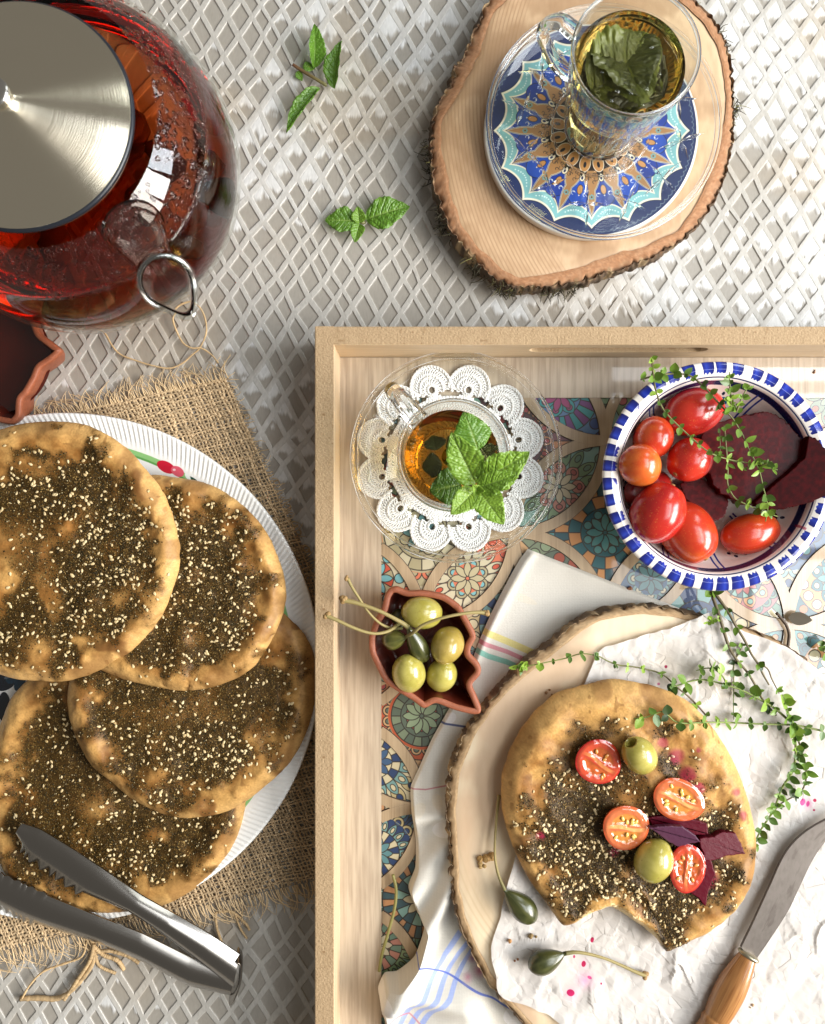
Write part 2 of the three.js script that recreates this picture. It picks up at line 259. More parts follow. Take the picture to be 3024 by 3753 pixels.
  const named = [[2065, 1770, 0, 8], [2222, 1935, 1, 8], [1715, 2105, 2, 8], [2090, 1500, 3, 7], [1890, 1640, 4, 8], [1430, 2760, 5, 8], [1520, 2600, 6, 10], [1500, 3080, 4, 8], [2800, 2160, 7, 10], [2500, 2180, 6, 12]];
  const T_print = canvas(Math.round(PW * S), Math.round(PD * S), (g) => {
    kept.forEach((q, k) => {
      let pal = palOf(q), n = 6 + Math.floor(n2(q.i * 3.3, q.j * 9.1) * 3) * 2;
      for (const [px, py, p, m] of named) { const w = at(px, py, TF); if (Math.hypot(w.x - q.c[0], w.z - q.c[1]) < D * 0.3) { pal = p; n = m; } }
      g.save(); g.beginPath(); q.P.forEach(([x, z], e) => { const a = (x - IX) * S, b = (z - IZ) * S; e ? g.lineTo(a, b) : g.moveTo(a, b); }); g.closePath(); g.clip(); mandala(g, (q.c[0] - IX) * S, (q.c[1] - IZ) * S, q.R * S, PALS[pal], n, 100 + k * 7); g.restore();
    });
  });
  const mPrint = mat([0.70, 0.66, 0.62], 0.5, { map: T_print, clearcoat: 1, clearcoatRoughness: 0.03 });
  for (const q of kept) {
    const sh = new THREE.Shape(q.P.map(([x, z]) => new THREE.Vector2(clamp(x, IX - 0.0005, TR), -clamp(z, IZ - 0.0005, TB)))), g = new THREE.ShapeGeometry(sh); g.rotateX(-Math.PI / 2); g.translate(0, 0.00785, 0);
    part('inlay_tile', planarUV(g, IX, IZ, PW, PD), mPrint, t);
  }
  // the ring bands of wood that lie between the printed pieces
  const mBand = mat([1, 1, 1], 0.42, { map: woodGrain([0.42, 0.305, 0.185], [0.22, 0.14, 0.07], 60, 4, 0.9), clearcoat: 1, clearcoatRoughness: 0.04 }), mBurn = mat([0.07, 0.045, 0.03], 0.8);
  const hw = mm(19, TF);
  for (let i = -5; i <= 5; i++) for (let j = -4; j <= 7; j++) if (((i + j) % 2 + 2) % 2 === 1) {
    const ox = cx(i), oz = cz(j), top = TF - 0.00035 + 0.00009 * ((i & 1 ? 0 : 2) + ((Math.floor(i / 2) + Math.floor(j / 2)) & 1)), n = 120, runs = []; let run = null;
    for (let k = 0; k <= n * 2; k++) { const a = (k / n) * TAU, x = ox + Math.cos(a) * D, z = oz + Math.sin(a) * D, ok = x > IX - 0.002 && z > IZ - 0.002 && x < 0.30 && z < 0.35; if (ok && !run) run = [k]; if (!ok && run) { if (run[0] > 0) runs.push([run[0], k - 1]); run = null; } }
    if (run && run[0] === 0) runs.push([0, n]);
    const list = [], burn = [];
    for (const [a, b] of runs) {
      if (a >= n || b - a < 2) continue; const m = b - a, P = (u, r, y) => { const q = ((a + u * m) / n) * TAU; return [ox + Math.cos(q) * r, y, oz + Math.sin(q) * r]; };
      list.push(surf(m, 1, (u, v) => P(u, D - hw + v * 2 * hw, top))); for (const s of [-1, 1]) burn.push(surf(m, 1, (u, v) => P(u, D + s * (hw + (1 - v) * 0.0005), 0.0076 + v * (top - 0.0076))));
    }
    if (list.length) { const o = part('wood_band', planarUV(mergeGeometries(list), 0, 0, 0.13, 0.13), mBand, t); part('burnt_edge', mergeGeometries(burn), mBurn, o); }
  }
}
// ---------------------------------------------------------------- burlap, plate, flatbreads
function weave(name, parent, o, d1, d2, L1, L2, pitch, keep, m, seed) {   // threads along d1 and d2 from corner o, over and under each other
  const r = rng(seed), warp = [], weft = [], step = pitch;
  const run = (n, len, dir, across, list, ph) => {
    for (let k = 0; k < n; k++) {
      const off = (k + 0.5) * pitch + (r() - 0.5) * pitch * 0.25, w = pitch * (0.34 + r() * 0.14), tone = 0.75 + r() * 0.5, wob = r() * 50; let pts = [];
      const flush = () => { if (pts.length > 3) list.push(tube(pts, () => [w * (0.92 + 0.16 * n2(wob, pts.length)), w * 0.62], { seg: pts.length - 1, rad: 5, straight: true, color: (t) => { const q = tone * (0.75 + 0.5 * n2(wob + t * pts.length * 0.9, 3)); return [0.53 * q, 0.385 * q, 0.225 * q]; } })); pts = []; };
      for (let s = -1; s * step * 0.5 < len + pitch; s++) {
        const l = s * step * 0.5, a = off + (n2(wob, l * 160) - 0.5) * pitch * 0.8, x = o.x + dir[0] * l + across[0] * a, z = o.z + dir[1] * l + across[1] * a, fray = l < 0 || l > len;
        if (!keep(x, z) || fray) { flush(); continue; }
        pts.push(V3(x, o.y + fold(x, z) + Math.cos((l / pitch + (k % 2 ? 1 : 0) + ph) * Math.PI) * pitch * 0.24, z));
      }
      flush();
    }
  };
  const fold = (x, z) => (n2(x * 30, z * 30) - 0.3) * 0.003;
  run(Math.floor(L2 / pitch), L1, d1, d2, weft, 0); run(Math.floor(L1 / pitch), L2, d2, d1, warp, 1);
  part('weft_threads', mergeGeometries(weft), m, parent, 'stuff'); part('warp_threads', mergeGeometries(warp), m, parent, 'stuff');
}
const mJute = mat([1, 1, 1], 0.85, { vertexColors: true, sheen: 0.3, sheenColor: rgb([0.6, 0.45, 0.25]), sheenRoughness: 0.5 });
{
  const t = thing('burlap_cloth', 'coarse brown burlap cloth with frayed edges under the white plate', 'burlap');
  const a = -0.22, d1 = [Math.cos(a), Math.sin(a)], d2 = [Math.sin(0.42), Math.cos(0.42)], p0 = at(836, 1385), L1 = 0.30, L2 = 0.333, o = V3(p0.x - d1[0] * L1, 0.0018, p0.z - d1[1] * L1);
  const keep = (x, z) => Math.hypot(x - PLATE.x, z - PLATE.z) > 0.118 && x < TRAY_L - 0.0003 && x > -0.33;
  weave('burlap', t, o, d1, d2, L1, L2, 0.00215, keep, mJute, 11);
  // frayed ends along the top, right and bottom edges
  const r = rng(31), fr = [];
  const hair = (x, z, dx, dz, len, w) => { const b = (r() - 0.5) * 1.1, c = (r() - 0.5) * 1.4, pts = []; for (let k = 0; k <= 4; k++) { const s = k / 4, q = b * s + c * s * s; pts.push(V3(x + (dx - dz * q) * len * s, 0.0022 + 0.002 * Math.sin(s * 3) * r() + (1 - s) * 0.001, z + (dz + dx * q) * len * s)); } if (pts[4].x > TRAY_L - 0.001) return; const tone = 0.8 + r() * 0.6; fr.push(tube(pts, (s) => w * (1 - 0.6 * s), { seg: 6, rad: 4, color: () => [0.56 * tone, 0.41 * tone, 0.235 * tone] })); };
  for (let k = 0; k < 138; k++) { const l = L1 - k * 0.00215; if (l < 0) break; const n = 2 + (r() < 0.5); for (let q = 0; q < n; q++) { const ll = l + (r() - 0.5) * 0.002; hair(o.x + d1[0] * ll + d2[0] * 0.001, o.z + d1[1] * ll + d2[1] * 0.001, -d2[0], -d2[1], 0.007 + r() * 0.008, 0.00042); } }
  for (let k = 0; k < 150; k++) { const l = k * 0.00215; if (l > L2) break; if (r() < 0.8) hair(o.x + d1[0] * L1 + d2[0] * l, o.z + d1[1] * L1 + d2[1] * l, d1[0], d1[1], 0.002 + r() * 0.0045, 0.0004); }
  for (let k = 0; k < 138; k++) { const l = k * 0.00215; for (let q = 0; q < 2; q++) { const x = o.x + d1[0] * (l + r() * 0.002) + d2[0] * (L2 - 0.001), z = o.z + d1[1] * l + d2[1] * (L2 - 0.001); hair(x, z, d2[0], d2[1], 0.008 + r() * 0.011, 0.00042); } }
  for (let k = 0; k < 26; k++) { const l = L2 * r(), x = o.x + d1[0] * L1 + d2[0] * l, z = o.z + d1[1] * L1 + d2[1] * l; if (x > TRAY_L - 0.004) continue; const ang = r() * TAU, q = 0.0015 + r() * 0.0012, pts = []; for (let s = 0; s < 6; s++) pts.push(V3(x + 0.0014 + Math.cos(ang + s * 0.9) * q, 0.0028, z + Math.sin(ang + s * 0.9) * q)); fr.push(tube(pts, 0.0004, { seg: 10, rad: 4, color: () => [0.45, 0.32, 0.17] })); }
  part('fringe', mergeGeometries(fr), mJute, t, 'stuff');
}
const plateTop = (r) => r < 0.098 ? 0.0075 : r < 0.124 ? lerp(0.0075, 0.0148, sst(0.098, 0.124, r)) : lerp(0.0148, 0.0212, (r - 0.124) / 0.0324);
{
  const t = thing('dinner_plate', 'white dinner plate with a ribbed rim and a painted green band under flatbreads', 'plate', V3(PLATE.x, 0, PLATE.z));
  const R = 0.1564, prof = []; for (let k = 0; k <= 20; k++) prof.push([R * 0.905 * k / 20, null]); for (let k = 1; k <= 10; k++) prof.push([lerp(R * 0.905, R, k / 10), null]);
  prof.forEach((p) => { p[1] = plateTop(p[0]); }); const under = [[R + 0.0008, plateTop(R) - 0.0010], [R - 0.0005, plateTop(R) - 0.0026], [0.128, 0.0112], [0.1, 0.0035], [0.092, 0.0026], [0.090, 0.0020], [0.0, 0.0020]];
  const P = prof.concat(under);
  const g = surf(1360, P.length - 1, (u, v, i, j) => { const a = u * TAU, [r, y] = P[j], zone = j >= 21 && j <= 31 ? sst(R * 0.91, R * 0.935, r) * (1 - 0.5 * sst(R * 0.985, R, r)) : 0; return [Math.cos(a) * r, y + zone * 0.00030 * Math.cos(300 * a + (r - R) * 900), Math.sin(a) * r]; }, { wrapU: true, uvf: (u, v, p) => [p[0] / (2 * R + 0.004) + 0.5, p[2] / (2 * R + 0.004) + 0.5] });
  const T = canvas(1400, 1400, (c, w) => {
    const s = w / (2 * R + 0.004), X = (px, py) => { const p = at(px, py, 0.017); return [(p.x - PLATE.x) * s + w / 2, (p.z - PLATE.z) * s + w / 2]; };
    c.fillStyle = '#efeeea'; c.fillRect(0, 0, w, w); c.lineWidth = 0.0042 * s; c.strokeStyle = '#8cc07a'; c.beginPath(); c.arc(w / 2, w / 2, 0.1383 * s, 0, TAU); c.stroke(); c.lineWidth = 0.0012 * s; c.strokeStyle = '#5f9c54'; c.beginPath(); c.arc(w / 2, w / 2, 0.1369 * s, 0, TAU); c.stroke();
    const blob = (px, py, a, b, rot, col) => { const [x, y] = X(px, py); c.fillStyle = col; c.beginPath(); c.ellipse(x, y, a * s, b * s, rot, 0, TAU); c.fill(); };
    blob(610, 1712, 0.0062, 0.0034, 0.45, '#c61f38'); blob(652, 1728, 0.0044, 0.003, 0.5, '#d85a6c'); blob(640, 1722, 0.001, 0.0007, 0, '#f4c8cc'); blob(712, 1768, 0.005, 0.0022, 0.7, '#14463c'); blob(690, 1748, 0.0026, 0.0012, 0.9, '#eef4ee');
    blob(8, 2503, 0.0062, 0.0042, -0.35, '#1c2230'); blob(45, 2518, 0.005, 0.003, -1.0, '#143a52'); blob(-20, 2500, 0.0095, 0.0075, -0.3, '#161b26'); blob(30, 2490, 0.0070, 0.0040, -0.5, '#133347'); blob(-14, 2605, 0.0042, 0.0095, 0, '#12161f'); blob(-2, 2494, 0.0022, 0.0009, -0.4, '#59616b');
  });
  const body = part('plate_body', g, mat([1, 1, 1], 0.22, { map: T, clearcoat: 0.6, clearcoatRoughness: 0.08 }), t);
}
const G_seed = (() => { const g = new THREE.SphereGeometry(1, 9, 7), p = g.attributes.position; for (let i = 0; i < p.count; i++) { const x = p.getX(i); p.setX(i, x * 0.00120); p.setY(i, p.getY(i) * 0.00042); p.setZ(i, p.getZ(i) * 0.00077 * (1 - 0.28 * x)); } g.computeVertexNormals(); return g; })();
const mSeed = mat([1, 1, 1], 0.38, { specularIntensity: 0.9 }), mCrumb = mat([1, 1, 1], 0.55, { specularIntensity: 0.5 }), G_crumb = new THREE.OctahedronGeometry(0.00036);
function flatbread({ label, px, h, slope = [0, 0], seed, seeds, crumbs, thick = 0.0085, bite, pink = [], bare = [], lean = [0, 0], cracks = [], deep = 1, group, rimTone = 1 }) {
  const out = outlinePx(px, h - 0.003), c = out.reduce((s, p) => [s[0] + p[0] / out.length, s[1] + p[1] / out.length], [0, 0]), R = radial(out, c[0], c[1]), Rm = Math.max(...out.map(([x, z]) => Math.hypot(x - c[0], z - c[1]))) * 1.08;
  const t = thing('flatbread', label, 'flatbread', V3(c[0], 0, c[1]), 0, group), r = rng(seed), so = seed * 3.7;
  const lumps = []; for (let k = 0; k < 17; k++) { const a = r() * TAU, q = Math.sqrt(r()) * 0.8; lumps.push([Math.cos(a) * q, Math.sin(a) * q, 0.07 + r() * 0.10, (r() < 0.25 ? -0.0006 : 1) * (0.0010 + r() * 0.0018)]); }
  for (const [px_, py_, w, hh] of bare) { const p = at(px_, py_, h); const a = Math.atan2(p.z - c[1], p.x - c[0]), q = Math.hypot(p.x - c[0], p.z - c[1]) / R(a); lumps.push([Math.cos(a) * q, Math.sin(a) * q, w, hh, 1]); }
  const info = (x, z) => {
    const a = Math.atan2(z, x), rho = Math.hypot(x, z) / (R(a) || 1), X = Math.cos(a) * rho, Z = Math.sin(a) * rho; let lump = 0, patch = 0;
    for (const [lx, lz, w, hh, b] of lumps) { const e = Math.exp(-((X - lx) ** 2 + (Z - lz) ** 2) / (w * w)); lump += e * hh; patch += e * (b ? 1.1 : hh > 0.0014 ? 0.55 : 0); }
    return { a, rho, lump, patch };
  };
  const CR = cracks.map(([x0, y0, x1, y1, w, d]) => { const p = at(x0, y0, h), q = at(x1, y1, h); return [p.x - c[0], p.z - c[1], q.x - c[0], q.z - c[1], w, d]; });
  const crackAt = (x, z) => { let s = 0; for (const [ax, az, bx, bz, w, d] of CR) { const dx = bx - ax, dz = bz - az, t = clamp(((x - ax) * dx + (z - az) * dz) / (dx * dx + dz * dz)), q = Math.hypot(x - ax - dx * t + (n2(z * 300, x * 300) - 0.5) * 0.003, z - az - dz * t + (n2(x * 300, z * 300 + 9) - 0.5) * 0.003); s = Math.max(s, Math.exp(-((q / w) ** 2)) * d * (0.4 + 0.6 * t)); } return s; };
  const topY = (x, z) => {
    const { a, rho, lump } = info(x, z), n = fbm(x * 75 + so, z * 75, 3) - 0.5, rim = Math.exp(-(((rho - 0.87) / 0.09) ** 2)) * (0.0019 + 0.0022 * (n2(a * 5 + so + 20, 1) - 0.3)), edge = rho > 0.88 ? 1 - Math.sqrt(Math.max(0, 1 - ((rho - 0.88) / 0.12) ** 2)) : 0;
    return h + slope[0] * x + slope[1] * z + lump * (1 - sst(0.75, 1, rho)) + n * 0.0030 + rim + (fbm(x * 300 + so, z * 300, 2) - 0.5) * 0.0009 - edge * thick * 0.62 - crackAt(x, z) * 0.0030;
  };
  const inBite = (a) => bite ? sst(bite[0], bite[0] + 0.06, a) * sst(bite[1], bite[1] - 0.06, a) : 0;
  const nu = 260, nt = 64, nb = 8;
  const g = surf(nu, nt + nb, (u, v, i, j) => {
    const a = u * TAU; let rr = R(a) * (1 + 0.006 * (n2(a * 22 + so, 5) - 0.5) + (bite ? 0.05 * inBite(a) * (n2(a * 40, 8) - 0.5) + 0.02 * inBite(a) * (n2(a * 110, 3) - 0.5) : 0)); if (j <= nt) { const q = Math.sin((j / nt) * Math.PI / 2); const x = Math.cos(a) * rr * q, z = Math.sin(a) * rr * q; return [x, topY(x, z), z]; }
    const s = (j - nt) / nb, q = 1 + 0.006 * Math.sin(s * Math.PI) - 0.22 * s * s, x = Math.cos(a) * rr, z = Math.sin(a) * rr, y0 = topY(x, z), y1 = h + slope[0] * x + slope[1] * z - thick; return [x * q, lerp(y0, y1, Math.min(1, s * 1.5)), z * q];
  }, { wrapU: true, uvf: (u, v, p) => [p[0] / (2 * Rm) + 0.5, p[2] / (2 * Rm) + 0.5] });
  const cover = (x, z) => { const f = info(x, z); return sst(1.0, 0.62, f.rho + lean[1] * Math.max(-0.3, Math.cos(f.a - lean[0])) * sst(0.2, 0.6, f.rho) + (fbm(x * 95 + so, z * 95 + 4, 3) - 0.5) * 0.58 + 0.05 * inBite(f.a)) * clamp(1.10 - f.patch * 0.72 - sst(0.60, 0.78, fbm(x * 60 + so + 40, z * 60, 2)) * 0.5); };
  const T = tex(900, 900, (u, v) => {
    const x = (u - 0.5) * 2 * Rm, z = (v - 0.5) * 2 * Rm, f = info(x, z); if (f.rho > 1.25) return [0.4, 0.22, 0.08];
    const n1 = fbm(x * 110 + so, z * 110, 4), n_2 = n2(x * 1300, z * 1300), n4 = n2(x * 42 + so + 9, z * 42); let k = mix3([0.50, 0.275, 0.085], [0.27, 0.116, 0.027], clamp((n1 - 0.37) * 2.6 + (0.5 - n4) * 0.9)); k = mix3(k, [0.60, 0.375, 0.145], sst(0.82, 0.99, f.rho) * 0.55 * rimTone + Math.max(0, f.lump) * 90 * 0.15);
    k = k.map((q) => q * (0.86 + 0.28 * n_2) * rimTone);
    const sc = sst(0.72, 0.84, fbm(x * 55 + so * 2, z * 55 + 70, 3)) * sst(0.68, 0.86, f.rho); k = mix3(k, [0.13, 0.045, 0.012], sc * 0.8); const sp = sst(0.88, 0.95, n2(x * 260 + so, z * 260)) * sst(0.6, 0.85, f.rho); k = mix3(k, [0.20, 0.09, 0.025], sp * 0.5); const brown = sst(0.60, 0.78, n2(x * 70 + 60 + so, z * 70)) * sst(0.72, 0.95, f.rho); k = mix3(k, [0.20, 0.085, 0.025], brown * 0.55);
    k = mix3(k, [0.10, 0.038, 0.010], crackAt(x, z) * 0.85); const cv = cover(x, z), gr = n2(x * 2300, z * 2300), gr2 = n2(x * 1100 + 7, z * 1100), zk = gr > 0.84 ? [0.22, 0.145, 0.045] : mix3([0.014, 0.009, 0.002], [0.074, 0.038, 0.008], clamp(gr2 * 0.7 + gr * 0.5 - 0.1));
    k = mix3(k, [0.135, 0.058, 0.012], sst(-0.02, 0.55, cv) * 0.86 * deep); k = mix3(k, zk, sst(0.28, 0.82, cv + (gr - 0.5) * 0.8) * 0.97);
    for (const [px_, py_, w] of pink) { const p = at(px_, py_, h), d = Math.hypot(x + c[0] - p.x, z + c[1] - p.z) + (n1 - 0.5) * 0.006; k = mix3(k, [0.30, 0.012, 0.05], sst(w, w * 0.3, d) * 0.75); }
    const b = inBite(f.a) * sst(0.86, 0.94, f.rho + (gr2 - 0.5) * 0.10 + (n1 - 0.5) * 0.14); return mix3(k, [0.72, 0.55, 0.28], b * 0.9);
  });
  part('dough', g, mat([1, 1, 1], 0.46, { map: T, specularIntensity: 0.42, bumpMap: T, bumpScale: 0.0005 }), t);
  const q = new THREE.Quaternion(), q2 = new THREE.Quaternion(), up = V3(0, 1, 0), M = [], C = [], M2 = [], C2 = [];
  const put = (x, z, lift, sc, tilt) => { const e = 0.0012, y = topY(x, z), nx = (topY(x - e, z) - topY(x + e, z)) / (2 * e), nz = (topY(x, z - e) - topY(x, z + e)) / (2 * e), nn = V3(nx + (r() - 0.5) * tilt, 1, nz + (r() - 0.5) * tilt).normalize(); q.setFromUnitVectors(up, nn); q2.setFromAxisAngle(up, r() * TAU); return new THREE.Matrix4().compose(V3(x, y + lift, z), q.clone().multiply(q2), sc); };
  for (let k = 0, tries = 0; k < crumbs * 1.45 && tries < crumbs * 12; tries++) { const a = r() * TAU, s = Math.sqrt(r()) * 0.97, x = Math.cos(a) * s * R(a), z = Math.sin(a) * s * R(a), cv = cover(x, z); if (cv < 0.16 + r() * 0.86) continue; k++; const s1 = 0.5 + r() * 1.0; M.push(put(x, z, 0.0001, V3(s1 * (0.7 + r()), s1 * 0.7, s1), 1.6)); const w = r(); const b = 0.6 + r() * 0.9; C.push(w < 0.52 ? [0.024 * b, 0.017 * b, 0.004 * b] : w < 0.84 ? [0.078 * b, 0.042 * b, 0.010 * b] : w < 0.95 ? [0.27 * b, 0.17 * b, 0.055 * b] : [0.50, 0.40, 0.22]); }
  for (let k = 0, tries = 0; k < seeds && tries < seeds * 12; tries++) { const a = r() * TAU, s = Math.sqrt(r()) * 0.95, x = Math.cos(a) * s * R(a), z = Math.sin(a) * s * R(a), cv = cover(x, z) + 0.06; if (cv < r() * 0.75 || n2(x * 55 + so, z * 55) < r() * 0.62) continue; k++; const s1 = 0.80 + r() * 0.34; M2.push(put(x, z, 0.00035, V3(s1, s1, s1 * (0.85 + r() * 0.2)), 0.55)); let cc = mix3([0.66, 0.52, 0.29], [0.50, 0.34, 0.14], r() * r()); for (const [px_, py_, w] of pink) { const p = at(px_, py_, h); if (Math.hypot(x + c[0] - p.x, z + c[1] - p.z) < w * 0.7) cc = [0.60, 0.33, 0.26]; } C2.push(cc); }
  instanced('zaatar_crumbs', G_crumb, mCrumb, M, C, t); instanced('sesame_seeds', G_seed, mSeed, M2, C2, t);
  return { t, topY: (x, z) => topY(x - c[0], z - c[1]), c };
}
const loaf4 = flatbread({ label: 'flatbread lowest on the plate, under the tips of the tongs', h: 0.0235, slope: [0.0, 0.0], seed: 4, seeds: 330, crumbs: 5200, group: 'zaatar flatbreads',
  px: [[62, 2528], [0, 2645], [-40, 2800], [-45, 2960], [-20, 3120], [30, 3215], [90, 3250], [221, 3322], [330, 3346], [440, 3346], [587, 3326], [691, 3274], [780, 3200], [850, 3108], [898, 2949], [880, 2780], [800, 2600], [640, 2470], [430, 2410], [220, 2430]], bare: [[370, 2965, 0.13, 0.0042], [560, 3060, 0.09, 0.0015]] });
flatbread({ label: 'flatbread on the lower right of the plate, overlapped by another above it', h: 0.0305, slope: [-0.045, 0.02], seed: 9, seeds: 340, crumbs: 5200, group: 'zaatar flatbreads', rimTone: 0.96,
  px: [[256, 2520], [256, 2600], [290, 2714], [342, 2800], [415, 2866], [518, 2942], [656, 2994], [740, 2994], [829, 2977], [968, 2887], [1060, 2800], [1120, 2690], [1152, 2560], [1148, 2420], [1120, 2345], [1037, 2253], [900, 2180], [700, 2150], [480, 2200], [320, 2350]], bare: [[350, 2740, 0.10, 0.002], [560, 2850, 0.12, 0.0018], [900, 2870, 0.12, 0.0018]] });
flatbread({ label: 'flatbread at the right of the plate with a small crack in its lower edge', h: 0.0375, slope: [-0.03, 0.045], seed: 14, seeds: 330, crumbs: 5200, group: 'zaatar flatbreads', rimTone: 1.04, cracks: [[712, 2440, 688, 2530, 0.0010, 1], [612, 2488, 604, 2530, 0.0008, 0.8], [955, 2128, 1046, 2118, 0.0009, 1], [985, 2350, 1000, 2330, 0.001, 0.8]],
  px: [[560, 1738], [622, 1747], [740, 1768], [850, 1825], [910, 1875], [967, 1942], [1010, 2030], [1037, 2110], [1046, 2170], [1030, 2270], [975, 2380], [926, 2447], [820, 2505], [690, 2530], [560, 2512], [430, 2475], [300, 2400], [220, 2260], [200, 2080], [260, 1900], [390, 1780]], bare: [[1005, 2180, 0.10, 0.0015], [660, 2480, 0.10, 0.0015]] });
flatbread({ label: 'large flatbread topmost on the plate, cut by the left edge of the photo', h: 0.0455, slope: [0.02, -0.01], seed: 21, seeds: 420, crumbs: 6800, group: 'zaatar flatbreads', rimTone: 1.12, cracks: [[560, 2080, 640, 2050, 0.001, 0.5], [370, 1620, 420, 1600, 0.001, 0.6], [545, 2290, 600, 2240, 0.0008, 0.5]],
  px: [[60, 1556], [207, 1544], [310, 1556], [387, 1590], [460, 1640], [511, 1693], [560, 1750], [601, 1811], [640, 1910], [658, 2011], [655, 2085], [636, 2150], [600, 2240], [539, 2329], [450, 2410], [345, 2467], [240, 2498], [138, 2500], [40, 2490], [-110, 2430], [-240, 2290], [-310, 2100], [-310, 1920], [-230, 1740], [-100, 1620]], bare: [[40, 1990, 0.2, 0.0028], [240, 1950, 0.12, 0.002], [430, 2200, 0.10, 0.0018], [160, 2400, 0.11, 0.0015], [540, 1800, 0.12, 0.001]] });
// ---------------------------------------------------------------- teapot
{
  const cx = -0.1868, cz = -0.1905, A = 0.0905, B = 0.0776, HC = 0.0699;
  const t = thing('glass_teapot', 'round glass teapot of red tea with a brushed steel lid', 'teapot', V3(cx, 0, cz));
  const rAt = (y, a = A, b = B) => a * Math.sqrt(Math.max(0, 1 - ((y - HC) / b) ** 2));
  const prof = (d, y0, y1, n) => { const p = []; for (let k = 0; k <= n; k++) { const y = lerp(y0, y1, k / n); p.push([rAt(y, A - d, B - d), y]); } return p; };
  const LIDY = 0.1255;
  part('glass_body', lathe([[0.0005, 0.0015], [0.02, 0.0015], ...prof(0, 0.0045, LIDY, 60)], { seg: 160 }), paneGlass({ ior: 1.52 }), t);
  // the tea: solid, a hair inside the glass
  const TY = 0.101;
  const tea = lathe([[0.0003, 0.0052], [rAt(0.0052, A - 0.0022, B - 0.0022), 0.0052], ...prof(0.0022, 0.0056, TY, 44), [rAt(TY, A - 0.0022, B - 0.0022) - 0.0012, TY - 0.0004], [0.0003, TY - 0.0006]], { seg: 160 });
  part('red_tea', tea, mat([1, 1, 1], 0.0, { transmission: 1, thickness: 0.1, ior: 1.33, attenuationColor: rgb([0.74, 0.20, 0.055]), attenuationDistance: 0.078 }), t);
  part('dark_infusion', (() => { const r = rng(3), l = []; for (let k = 0; k < 14; k++) { const g = new THREE.SphereGeometry(0.006 + r() * 0.010, 8, 6), a = r() * TAU, q = Math.sqrt(r()) * 0.050; g.scale(1, 0.35, 0.7); g.rotateY(r() * 6); g.translate(Math.cos(a) * q, 0.012 + r() * 0.028, Math.sin(a) * q); l.push(g); } return mergeGeometries(l); })(), mat([0.045, 0.014, 0.006], 0.7), t, 'stuff');
  // condensation drops on the shoulder
  const r = rng(12), M = [], q = new THREE.Quaternion();
  const G = new THREE.SphereGeometry(1, 10, 7, 0, TAU, 0, Math.PI / 2);
  for (let k = 0; k < 6000; k++) {
    const ang = r() * TAU, y = TY + 0.0005 + Math.pow(r(), 0.8) * (LIDY - TY - 0.001), dens = n2(Math.cos(ang) * 9 + 20, Math.sin(ang) * 9 + y * 160); if (dens < 0.30) continue;
    const rr = rAt(y, A - 0.0006, B - 0.0006), p = V3(Math.cos(ang) * rr, y, Math.sin(ang) * rr), nn = V3(p.x / (A * A), (p.y - HC) / (B * B), p.z / (A * A)).normalize(); q.setFromUnitVectors(V3(0, 1, 0), nn);
    const s = r() < 0.10 ? 0.0010 + r() * 0.0009 : 0.00022 + r() * r() * 0.0009; M.push(new THREE.Matrix4().compose(p, q.clone().multiply(new THREE.Quaternion().setFromAxisAngle(V3(0, 1, 0), r() * 6)), V3(s * (0.8 + r() * 0.7), s * 0.5, s)));
  }
  instanced('condensation_drops', G, mat([0.98, 0.98, 0.98], 0.0, { transmission: 1, thickness: 0.001, ior: 1.30 }), M, null, t);
  // lid: black gasket ring and a brushed cone with a knob
  const LR = 0.0545, LX = -0.0030;
  const ringG = new THREE.TorusGeometry(LR - 0.0002, 0.0017, 10, 120); ringG.rotateX(Math.PI / 2); ringG.translate(0, LIDY + 0.0008, 0);
  const lid = part('steel_lid', lathe([[LR - 0.0006, LIDY - 0.004], [LR - 0.0002, LIDY + 0.0022], [LR - 0.0010, LIDY + 0.0032], [LR * 0.80, LIDY + 0.0072], [LR * 0.55, LIDY + 0.0114], [LR * 0.3, LIDY + 0.0148], [0.009, LIDY + 0.0168], [0.0062, LIDY + 0.0180], [0.0056, LIDY + 0.0195]], { seg: 220, smooth: 60 }),
    mat([0.82, 0.75, 0.60], 0.27, { metalness: 1, anisotropy: 0.92, anisotropyRotation: Math.PI / 2, roughnessMap: tex(256, 512, (u, v) => [0.5, 0.66 + 0.22 * n2(1, v * 420) + 0.3 * sst(0.5, 0.75, fbm(u * 5 + 3, v * 9, 3)), 0.5], false), bumpMap: tex(512, 512, (u, v) => n2(u * 3 + 7, v * 330) * 0.55 + n2(u * 9, v * 800) * 0.45, false), bumpScale: 0.00006 }), t); lid.position.x = LX;
  part('rubber_gasket', ringG, mat([0.012, 0.014, 0.02], 0.35), lid);
  part('lid_knob', lathe([[0.0056, LIDY + 0.0193], [0.0062, LIDY + 0.0215], [0.0070, LIDY + 0.0235], [0.0064, LIDY + 0.0250], [0.004, LIDY + 0.0258], [0.0002, LIDY + 0.0260]], { seg: 48, smooth: 24 }), mat([0.62, 0.6, 0.56], 0.22, { metalness: 1 }), lid);
  // spout: a short flared glass pipe with a pinched lip
  const w0 = at(492, 838, 0.113), w1 = at(560, 950, 0.127), w2 = at(612, 1035, 0.1345), L = (p) => V3(p.x - cx, p.y, p.z - cz), a0 = L(w0), a1 = L(w1), a2 = L(w2);
  const ax = a2.clone().sub(a0).normalize(), side = V3(ax.z, 0, -ax.x).normalize(), upv = side.clone().cross(ax).multiplyScalar(-1); if (upv.y < 0) upv.negate();
  const path = new THREE.CatmullRomCurve3([a0, a1, a2]);
